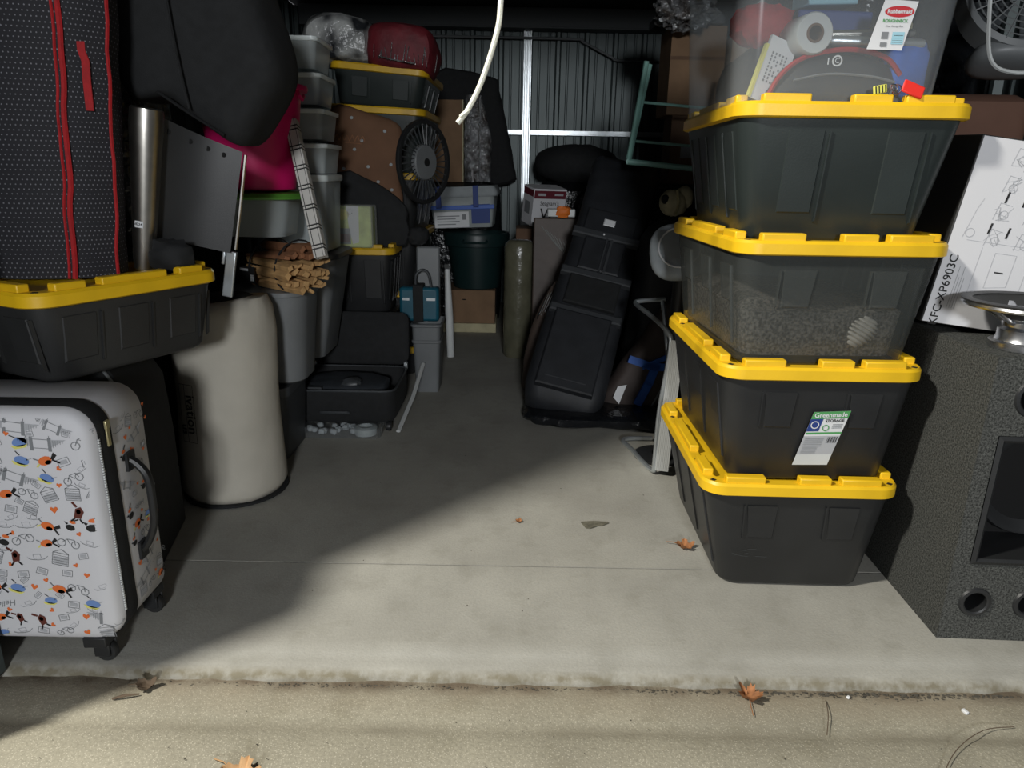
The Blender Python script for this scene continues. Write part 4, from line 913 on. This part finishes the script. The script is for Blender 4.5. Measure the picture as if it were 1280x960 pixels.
m = M(); m.tube([(.02 + .02 * noise.noise(Vector((0, 0, k * .9))), -.082 + .012 * noise.noise(Vector((3, 0, k))), .03 * k) for k in range(24)], .008, 5); m.build('film_fold', CHROME, t)

t = thing('wine_carton', 'small white liquor carton with a maroon band on a brown box', 'box', (.205, 5.50, .893), rot=(math.radians(9), .02, math.radians(22)))
M().box(-.15, .15, -.11, .11, 0, .275).build('carton_body', WHITE, t, bev=.003)
t.scale = (.88, .88, 1.0)
p = Print(lambda u, v, l=0: (u, -.1112 - l, v)); p.rect(-.145, .145, .205, .262, 0); p.lift = .0008
p.text("Seagram's", .0, .170, .044, 1, .0003); p.text('VO', .01, .085, .125, 1, .001); p.rect(-.14, -.02, .005, .03, 1); p.rect(-.11, -.04, .225, .242, 2); p.rect(.04, .12, .228, .240, 2)
p.build('print', [MAROONINK, INK, LGINK], t)
p = Print(lambda u, v, l=0: (-.1512 - l, u, v)); p.rect(-.105, .105, .215, .262, 0); p.lift = .0008; p.rect(-.05, .06, .08, .17, 1); p.build('side_print', [MAROONINK, GINK], t)
p = Print(lambda u, v, l=0: (u, v, .2757)); p.ell((.03, .03), .035, .012, 0); p.build('hand_hole', INK, t)
single(M().box(-.19, .19, -.17, .17, 0, .862), 'brown_box', CARDD, 'tall brown box carrying the white liquor carton', 'box', (.20, 5.56, 0), bev=.004)
single(M().ell((0, 0, .0), (.36, .22, .16), .9, amp=.12, fr=3), 'black_duffel', BLKFAB, 'rounded black duffel lying behind the liquor carton', 'bag', (.52, 6.35, 1.34))
single(M().zloft([(.95, .66, .12, 0), (1.0, .70, .12, .7), (.95, .66, .14, 1.12), (.8, .5, .12, 1.19)], 6), 'covered_pile', BLKFILM, 'black plastic covered pile under the rounded duffel', 'pile', (.62, 6.42, 0))
t = thing('wrapped_roll', 'upright olive roll in shiny clear wrap left of the brown package', 'roll', (.035, 4.92, 0))
m = M(); m.loft([[(.105 * math.cos(2 * PI * i / 24) * s_ + .008 * noise.noise(Vector((i, z * 9, 0))), .10 * math.sin(2 * PI * i / 24) * s_, z) for i in range(24)] for z, s_ in ((0, .9), (.02, 1), (.2, .98), (.4, 1.02), (.6, .98), (.76, 1), (.80, .93), (.82, .7))]); m.build('roll_body', OLIVE, t, ang=60)
t = thing('wrapped_package', 'flat brown package in creased clear film behind the black travel bag', 'package', (.265, 4.68, 0), rot=(math.radians(-4), .0, 0))
M().box(-.14, .16, 0, .10, 0, .985).build('package_body', BRWRAP, t, bev=.008)
m = M()
for k in range(7): m.tube([(-.09 + k * .03, -.006, .93 - k * .02), (.02 + k * .015, -.007, .80 - k * .015)], .0025, 4)
m.build('film_fold', FILM, t)
t = thing('orange_toy_box', 'small orange and white box on top of the brown package', 'box', (.30, 4.72, .992))
M().box(-.09, .09, -.04, .04, 0, .05).build('box_body', WHITEPL, t, bev=.006); m = M(); m.ell((.01, -.02, .03), (.05, .035, .035), .7, amp=.3); m.build('orange_flower', ORANGE, t)
t = thing('film_bundle', 'upright bundle in glossy clear film leaning beside the black travel bag', 'bundle', (.20, 4.10, 0))
m = M(); m.loft([[(.10 * s_ * math.cos(2 * PI * i / 20) + dx_ + .012 * noise.noise(Vector((i * .9, z * 12, 0))), .07 * s_ * math.sin(2 * PI * i / 20), z) for i in range(20)] for z, s_, dx_ in ((0, .9, -.04), (.03, 1.0, -.04), (.2, 1.0, -.03), (.38, .95, 0), (.52, .75, .03), (.62, .5, .06), (.66, .3, .07))]); m.build('bundle_body', BRWRAP, t, ang=60)
m = M()
for k in range(5): m.tube([(-.06 + .022 * k, -.055, .45 + .02 * k), (.0 + .018 * k, -.06, .60 + .01 * k)], .003, 4)
m.build('film_fold', CHROME, t)

# ------------------------------------------------------------------ long black travel bag leaning back
t = thing('travel_bag', 'long black golf travel bag with white name card leaning back', 'bag', (0, 0, 0))
b0 = Vector((.255, 3.56, .05)); b1 = Vector((.70, 4.62, 1.31)); ax = (b1 - b0); LN = ax.length; ax.normalize()
sx_ = Vector((1, 0, 0)) - ax * ax.x; sx_.normalize(); sx_ = (Matrix.Rotation(math.radians(0), 3, ax) @ sx_); ny = ax.cross(sx_); ny = ny if ny.y < 0 else -ny
def gp(s_, q_, d): return b0 + ax * (s_ * LN) + sx_ * q_ + ny * d
m = M(); rings = []
for s_, hw, dp in ((-.02, .14, .06), (0, .19, .12), (.05, .215, .15), (.2, .215, .15), (.4, .205, .14), (.55, .195, .13), (.7, .20, .12), (.85, .21, .11), (.96, .21, .09), (1.0, .20, .05)):
    rings.append([gp(s_, a + .008 * noise.noise(Vector((a * 12, s_ * 14, 0))), b + .012 * noise.noise(Vector((a * 9, s_ * 17, 4)))) for a, b in rrect(2 * hw, 2 * dp, .07, 5)])
m.loft(rings); m.build('bag_body', BLKNYL, t, ang=60)
def gpad(s0, s1, q0, q1, d0, d1, name, mt, r=.02):
    mm = M(); mm.loft([[gp(a, b, d) for a, b in ((s0 + g / LN, q0 + g), (s1 - g / LN, q0 + g), (s1 - g / LN, q1 - g), (s0 + g / LN, q1 - g))] for d, g in ((d0, 0), (d1 - .006, .002), (d1, .01))], False, True); return mm.build(name, mt, t, ang=30)
gpad(.03, .30, -.16, .15, .13, .185, 'pocket', BLKNYL); gpad(.33, .44, -.14, .15, .12, .175, 'pocket', BLKFAB); gpad(.47, .60, -.12, .12, .12, .160, 'pocket', BLKNYL); gpad(.62, .72, -.15, .15, .11, .150, 'pocket', BLKNYL)
for s_ in (.305, .45, .61): gpad(s_ - .012, s_ + .018, -.20, .20, .13, .168, 'strap', GRYWEB)
gpad(.46, .60, .00, .012, .15, .176, 'zipper', GRYWEB); gpad(.46, .60, .03, .036, .15, .176, 'zipper', GRYWEB)
gpad(.655, .688, -.045, .03, .12, .154, 'name_card', PAPER)
m = M(); m.ell(gp(.612, -.02, .172), (.006, .006, .006), 1, 10, 8); m.build('button', PAPER, t)
m = M(); m.tube([gp(.06, -.12 + .22 * k / 8, .188) for k in range(9)], .004, 5); m.build('zipper', GRYWEB, t)
m = M(); rings = []
single(M().ell((0, 0, 0), (.40, .19, .040), .6, 40, 10, amp=.14, fr=7), 'plastic_sheet', BLKFILM, 'crumpled black plastic sheet on the floor under the travel bag', 'plastic sheet', (.46, 3.56, .042), (0, 0, -.05))
single(M().zloft([(.85, 1.1, .12, 0), (.90, 1.1, .12, .7), (.85, 1.0, .14, 1.05), (.7, .8, .12, 1.18)], 6), 'covered_pile', BLKFILM, 'black covered pile behind the travel bag', 'pile', (1.0, 5.1, 0))
t = thing('taped_bundle', 'brown-grey bundle tied with blue tape right of the travel bag', 'bundle', (.66, 3.66, .03), rot=(math.radians(-8), math.radians(12), 0))
M().puffy([(-.17, 0), (.10, 0), (.155, .30), (.17, .62), (.13, .72), (.03, .60), (-.07, .36), (-.14, .18)], .16, amp=.012, fr=6).build('bundle_body', BROWNBAG, t)
m = M()
for pth, hw_ in (([(-.10, .275), (.02, .262), (.16, .285)], .020), ([(.045, .28), (.03, .17), (.0, .05)], .022), ([(-.02, .25), (.05, .30), (.09, .33)], .012)):
    for (xa, za), (xb, zb_) in zip(pth, pth[1:]):
        d_ = Vector((xb - xa, 0, zb_ - za)).normalized(); n_ = Vector((-d_.z, 0, d_.x)) * hw_; A0 = Vector((xa, -.098, za)) - d_ * .006; B0 = Vector((xb, -.098, zb_)) + d_ * .006
        m.loft([[A0 + n_, A0 - n_, A0 - n_ + Vector((0, .02, 0)), A0 + n_ + Vector((0, .02, 0))], [B0 + n_, B0 - n_, B0 - n_ + Vector((0, .02, 0)), B0 + n_ + Vector((0, .02, 0))]])
m.build('blue_tape', TAPE, t)
M().tube(spath([(.08, -.075, .05), (.13, -.078, .25), (.17, -.07, .45), (.175, -.05, .66)], 5), .006, 6).build('black_piping', GREYPL, t)
p = Print(lambda u, v, l=0: (u, -.105 , v)); p.poly([(-.14, .06), (-.10, .03), (-.085, .14), (-.13, .12)], 0); p.lift = 0; p.build('care_tag', PAPER, t)
# dark bag right of it
single(M().puffy([(-.17, 0), (.20, 0), (.22, .45), (.16, .85), (.02, 1.0), (-.14, .92), (-.18, .5)], .30, amp=.02, fr=5), 'black_cloth_bag', BLKNYL, 'tall black bag slumped between the travel bag and the right stack', 'bag', (.86, 4.05, .02), ang=70)
t = thing('plush_toy', 'cream plush toy with black patches lying on the slumped black bag', 'toy', (.865, 3.98, 1.12))
M().ell((0, 0, 0), (.075, .07, .07), .9, amp=.12, fr=3).build('head', CREAM, t); M().ell((.055, .0, .03), (.05, .05, .06), .9, amp=.1).build('ear', CREAM, t)
M().ell((-.055, -.045, .02), (.022, .02, .025), 1, 12, 8).build('patch', BLKFAB, t); M().tube(spath([(.0, -.07, .07), (.012, -.075, 0), (.0, -.07, -.06)], 4), .007, 6).build('seam', GOLD, t)
t = thing('padded_stool', 'grey padded seat tipped up on a black post behind the right stack', 'stool', (.70, 3.05, 0))
Ts = Matrix.Translation((-.0, -.02, .955)) @ Matrix.Rotation(math.radians(58), 4, 'X') @ Matrix.Rotation(-.2, 4, 'Y')
M().ell((0, 0, 0), (.125, .13, .045), .75, 28, 12, T=Ts).build('seat', GREYFAB, t)
M().tube([Ts @ Vector((.085 * math.cos(a * PI / 12), .09 * math.sin(a * PI / 12), .044)) for a in range(24)], .004, 6, closed=True).build('seam', PAPER, t)
M().tube([(.0, .02, 0), (.02, .02, .55), (.03, .01, .85)], [.03, .028, .04], 14).build('post', BLACKPL, t)
M().rev([(0, 0), (.12, 0), (.12, .012), (.04, .02)], 24, c=(0, .02, 0), c0=False, c1=False).build('base', BLACKPL, t)
t = thing('lawn_chair', 'folded aluminium lawn chair with grey webbing by the right stack', 'chair', (0, 0, 0))
for dx in (0,):
    M().tube(spath([(.72, 3.33, .70), (.60, 3.30, .695), (.575, 3.27, .685), (.62, 3.10, .66), (.665, 2.96, .62), (.672, 2.91, .56), (.640, 2.88, .30), (.632, 2.86, .06), (.628, 2.87, .018), (.60, 2.97, .016), (.575, 3.12, .015), (.555, 3.25, .014), (.70, 3.27, .014)], 5), .011, 8).build('frame', GALV, t)
M().tube([(.70, 3.28, .70), (.72, 3.10, .40), (.71, 2.98, .02)], .010, 8).build('leg', GALV, t)
m = M()
for k in range(8):
    x0_ = k * .0068; m.tube([(.672 + x0_, 2.90 - x0_ * .3, .60), (.652 + x0_, 2.865 - x0_ * .3, .34), (.636 + x0_, 2.845 - x0_ * .3, .03)], .0052, 5)
m.build('webbing', WEB, t)
# mint chair frame upside down in front of boxes
t = thing('mint_chair', 'pale mint metal chair turned upside down near the cardboard boxes', 'chair', (0, 0, 0))
for a, b in (((.745, 4.32, 1.86), (.655, 4.30, 1.33)), ((.705, 4.20, 1.86), (.645, 4.24, 1.35))): M().tube([a, b], .014, 8).build('leg', MINT, t)
M().tube([(1.20, 4.35, 1.85), (1.13, 4.33, 1.30)], .014, 8).build('leg', MINT, t)
m = M(); m.tube([(.72, 4.31, 1.66), (1.18, 4.33, 1.63)], .008, 8); m.tube([(.69, 4.31, 1.45), (1.16, 4.33, 1.42)], .008, 8); m.build('stretcher', MINT, t)
m = M(); m.tube([(.64, 4.20, 1.335), (.65, 4.32, 1.335), (1.12, 4.36, 1.30), (1.12, 4.10, 1.29), (.64, 4.20, 1.335)], .016, 8); m.build('seat_frame', MINT, t)
M().tube([(1.08, 4.1, 1.30), (1.07, 4.12, .9)], .012, 8).build('back_rail', MINT, t)
single(M().zloft([(.60, .60, .05, 0), (.62, .62, .05, .9), (.60, .60, .08, 1.27)], 5), 'covered_pile', BLKFILM, 'black covered pile beneath the upturned mint chair', 'pile', (1.40, 4.20, 0))
# cardboard boxes behind at right
for k, (x, y, z, w_, d_, h_, lb) in enumerate(((1.40, 4.95, 1.21, .80, .36, .42, 'wide brown cardboard box behind the mint chair'), (1.12, 4.97, 1.632, .34, .36, .52, 'tall brown cardboard box at the top right rear'), (1.48, 4.97, 1.632, .34, .38, .46, 'square brown cardboard box beside the tall rear one'))):
    t = thing('cardboard_box', lb, 'box', (x, y, z), rot=(0, 0, .06 * (k - 1)), group='cardboard boxes at the rear right')
    M().box(-w_ / 2, w_ / 2, -d_ / 2, d_ / 2, 0, h_).build('box_body', CARDD if k == 0 else CARD, t, bev=.004)
    m = M(); m.box(-w_ / 2 - .001, w_ / 2 + .001, -d_ / 2 - .0015, -d_ / 2, h_ * .62, h_ * .66) if k else m.box(-.33, -.26, -d_ / 2 - .0015, -d_ / 2, .16, .23); m.build('tape', CARDD if k else GINK, t)
single(M().box(-.15, .15, -.30, .30, 0, 1.20), 'stacked_carton', CARDD, 'dark carton under the rear right cardboard boxes', 'box', (1.74, 5.02, 0), bev=.006)
single(M().ell((0, 0, 0), (.17, .12, .10), .8, 30, 20, amp=.45, fr=6), 'crinkled_bag', FOIL, 'crinkled silvery plastic bag on top of the rear cardboard boxes', 'bag', (.98, 4.62, 2.20), ang=20)
single(M().box(-.20, .20, -.16, .16, 0, .05), 'dark_shelf_board', BLACKPL, 'dark tray under the crinkled silvery bag', 'tray', (1.05, 4.90, 2.154))

# ------------------------------------------------------------------ right side behind the carton: bags, brown box, fan
single(M().zloft([(.46, .50, .08, 0), (.50, .52, .08, .8), (.48, .50, .10, 1.32)], 5), 'black_sack', BLKFILM, 'tall black sack standing behind the carpeted speaker box', 'bag', (1.58, 2.78, 0))
t = thing('brown_box', 'brown rounded box lying on the black sack under the white fan', 'box', (1.56, 2.76, 1.325))
M().zloft([(.40, .36, .05, 0), (.42, .38, .06, .02), (.42, .38, .06, .20), (.36, .32, .06, .225)], 5).build('box_body', mat('dull_brown', (.15, .075, .05), .8, var=.2, scale=5), t)
t = thing('white_fan', 'white round fan lying above the brown box at top right', 'fan', (1.60, 2.54, 1.80), rot=(math.radians(68), 0, math.radians(-10)))
M().rev([(.17, 0), (.18, .01), (.18, .09), (.165, .10), (.17, .09)], 40, c0=False, c1=False).build('housing', GREYPL, t)
m = M()
for r_ in (.03, .05, .07, .09, .11, .13, .15): m.tube([(r_ * math.cos(a * PI / 18), r_ * math.sin(a * PI / 18), .10 + .012 * (1 - r_ / .15)) for a in range(36)], .0022, 5, closed=True)
for k in range(16): a = k * PI / 8; m.tube([(.02 * math.cos(a), .02 * math.sin(a), .112), (.168 * math.cos(a), .168 * math.sin(a), .098)], .0025, 5)
m.build('grille', GREYPL, t); M().rev([(0, .118), (.028, .116), (.03, .105), (0, .10)], 20, c0=False, c1=False).build('hub', WHITEPL, t)
m = M()
for k in range(4):
    a = k * PI / 2; m.loft([[(.03 * math.cos(a + d), .03 * math.sin(a + d), .04 + z_) , (.14 * math.cos(a + d * 1.6), .14 * math.sin(a + d * 1.6), .04 + z_)] for d, z_ in ((0, 0), (.35, .02), (.6, .03))], False, False, closed=False)
m.build('fan_blade', DGREYPL, t); m = M(); m.ell((-.0, -.17, -.0), (.13, .04, .09), .7); m.build('fan_base', GREYPL, t)
single(M().tube(spath([(1.40, 2.35, 1.86), (1.40, 2.33, 1.74), (1.43, 2.33, 1.62), (1.50, 2.33, 1.585), (1.62, 2.33, 1.59)], 6), .006, 6), 'fan_cord', WHITEPL, 'white cord looping down in front of the round fan', 'cord')

single(M().zloft([(.56, .40, .08, 0), (.60, .42, .08, 1.0), (.58, .40, .10, 2.05), (.4, .3, .1, 2.12)], 5), 'covered_pile', BLKFILM, 'added tall black mass standing in for shade deep at the right behind the white fan', 'pile', (1.60, 3.28, 0))  # black mass added to darken the gap where the right wall's ribs showed bright
single(M().zloft([(.40, .44, .08, 0), (.42, .46, .08, 1.0), (.40, .44, .10, 2.0), (.3, .3, .1, 2.08)], 5), 'covered_pile', BLKFILM, 'added tall black mass standing in for shade by the left wall behind the folded chair', 'pile', (-1.66, 3.0, 0))  # added dark shape, hides the left wall so this corner reads as shade
# ------------------------------------------------------------------ rope of the roll-up door
t = thing('door_pull_rope', 'white knotted pull rope hanging from the roll-up door', 'rope', (0, 0, 0))
rp = spath([(-.036, 1.70, 2.34), (-.028, 1.72, 2.05), (-.030, 1.74, 1.80), (-.040, 1.75, 1.635), (-.048, 1.75, 1.571), (-.080, 1.75, 1.473), (-.112, 1.75, 1.409), (-.138, 1.75, 1.376)], 8)
M().tube(rp, .0062, 8).build('cord', ROPE, t)
M().tube([(-.1215 + .008 * math.cos(a * PI / 6), 1.75 + .008 * math.sin(a * PI / 6), 1.397 + .006 * math.cos(a * PI / 6)) for a in range(12)], .0055, 6, closed=True).build('knot', ROPE, t)

single(M().box(-.29, .29, -.085, .085, 0, 1.31), 'cardboard_box', CARD, 'unseen tall carton added outside the door for its shadow, left of the white suitcase', 'box', (-1.585, 1.325, -.022), bev=.004)  # out of view, added only to cast its shadow on slab and apron
# ------------------------------------------------------------------ leaves and litter
def leaf(name, label, loc, s, mt, rz, lobes=5, curl=.25, stem=True):
    m = M(); pts = []; N = lobes * 8
    for i in range(N):
        a = 2 * PI * i / N; r = s * (.55 + .40 * abs(math.cos(lobes * a / 2)) + .10 * math.sin(3.3 * i))
        pts.append((r * math.cos(a), r * math.sin(a) * .8))
    top = [(x, y, curl * (x * x + y * y) / s + .25 * s * noise.noise(Vector((x / s * 2, y / s * 2, rz))) + .3 * s) for x, y in pts]
    mid = [(x * .5, y * .5, .1 * s + .15 * s * noise.noise(Vector((x / s * 2, y / s * 2, rz + 3)))) for x, y in pts]
    m.loft([top, mid], False, True); m.loft([[(x, y, z - .0006) for x, y, z in top], [(x, y, z - .0006) for x, y, z in mid]], False, True)
    if stem: m.tube([(0, 0, .1 * s), (-s * .8, s * .9, .25 * s), (-s * 1.3, s * 1.3, .12 * s)], s * .035, 5)
    return single(m, name, mt, label, 'leaf', loc, (0, 0, rz), ang=80)
leaf('dry_leaf', 'curled brown leaf on the slab beside the right stack', (.624, 2.225, .0035), .038, LEAFM, .3)
leaf('dry_leaf', 'tiny brown leaf crumb in the middle of the slab', (.035, 2.40, .002), .017, LEAFM, 1.2, 4)
leaf('dry_leaf', 'reddish brown leaf at the slab edge on the apron', (.625, 1.505, -.018), .036, LEAFM, 2.2, 5, .5)
leaf('dry_leaf', 'broad tan leaf at the bottom edge near the asphalt', (-.585, 1.232, -.026), .050, LEAFT, .2, 5, .3)
leaf('dry_leaf', 'dark curled leaf near the suitcase wheel on the apron', (-.925, 1.50, -.018), .028, TWIG, .6, 3, .6)
m = M(); out = [(-.05, .012), (-.035, -.018), (-.02, -.02), (0, -.012), (.01, -.006), (.03, -.004), (.055, .010), (.055, .014), (.0, .018)]
m.loft([[(x, y * 1.5, z) for x, y in out] for z in (.0, .0035)]); single(m, 'bark_scrap', LEAFG, 'flat grey torn scrap lying on the slab', 'litter', (.32, 2.385, .001))
single(M().tube(spath([(.82, 1.50, -.016), (.80, 1.44, -.008), (.775, 1.385, -.018)], 4), .0012, 5), 'grass_stem', TWIG, 'short thin dry stem on the apron', 'litter')
single(M().tube(spath([(1.25, 1.42, -.016), (1.16, 1.40, -.010), (1.06, 1.34, -.012), (.98, 1.262, -.018)], 5), .0011, 5), 'grass_stem', TWIG, 'long thin curved dry stem at the right of the apron', 'litter')
single(M().box(-.005, .005, -.008, .008, 0, .008), 'white_chip', PAPER, 'small white chip on the apron at the right', 'litter', (1.16, 1.47, -.021), (0, 0, .3), bev=.002)
single(M().box(-.005, .005, -.004, .004, 0, .006), 'white_chip', PAPER, 'tiny white crumb at the slab edge', 'litter', (.885, 1.515, -.021), (0, 0, .7), bev=.002)
single(M().tube([(-.03, 0, .0), (0, .006, .006), (.03, .016, .002)], [.003, .004, .002], 5), 'twig', TWIG, 'dark twig beside the suitcase wheel', 'litter', (-.96, 1.46, -.016))
m = M(); rnd = random.Random(21)
for k in range(900):
    c_ = rnd.choice((-.62, -.35, .05, .3, .62, .8, 1.0, 1.15, 1.3)); x = rnd.gauss(c_, .16); y = 1.536 - abs(rnd.gauss(0, .012)); s_ = rnd.uniform(.0006, .0022) * (1.4 if x > .6 else 1)
    m.ell((x, y, -.0235 + s_ * .5), (s_ * rnd.uniform(1, 2.6), s_, s_ * .6), .9, 5, 3)
for k in range(40):
    x = rnd.uniform(-1.1, 1.4); y = rnd.uniform(1.26, 1.52); s_ = rnd.uniform(.0006, .0018); m.ell((x, y, -.021), (s_ * 1.6, s_, s_ * .7), .9, 5, 3)
for k in range(12):
    x = rnd.uniform(-.7, .7); y = rnd.uniform(1.7, 3.2); s_ = rnd.uniform(.001, .0022); m.ell((x, y, .001), (s_ * 1.5, s_, s_ * .6), .9, 5, 3)
single(m, 'debris', MORTAR, 'fine dirt and grit gathered along the slab edge', 'dirt', kind='stuff')
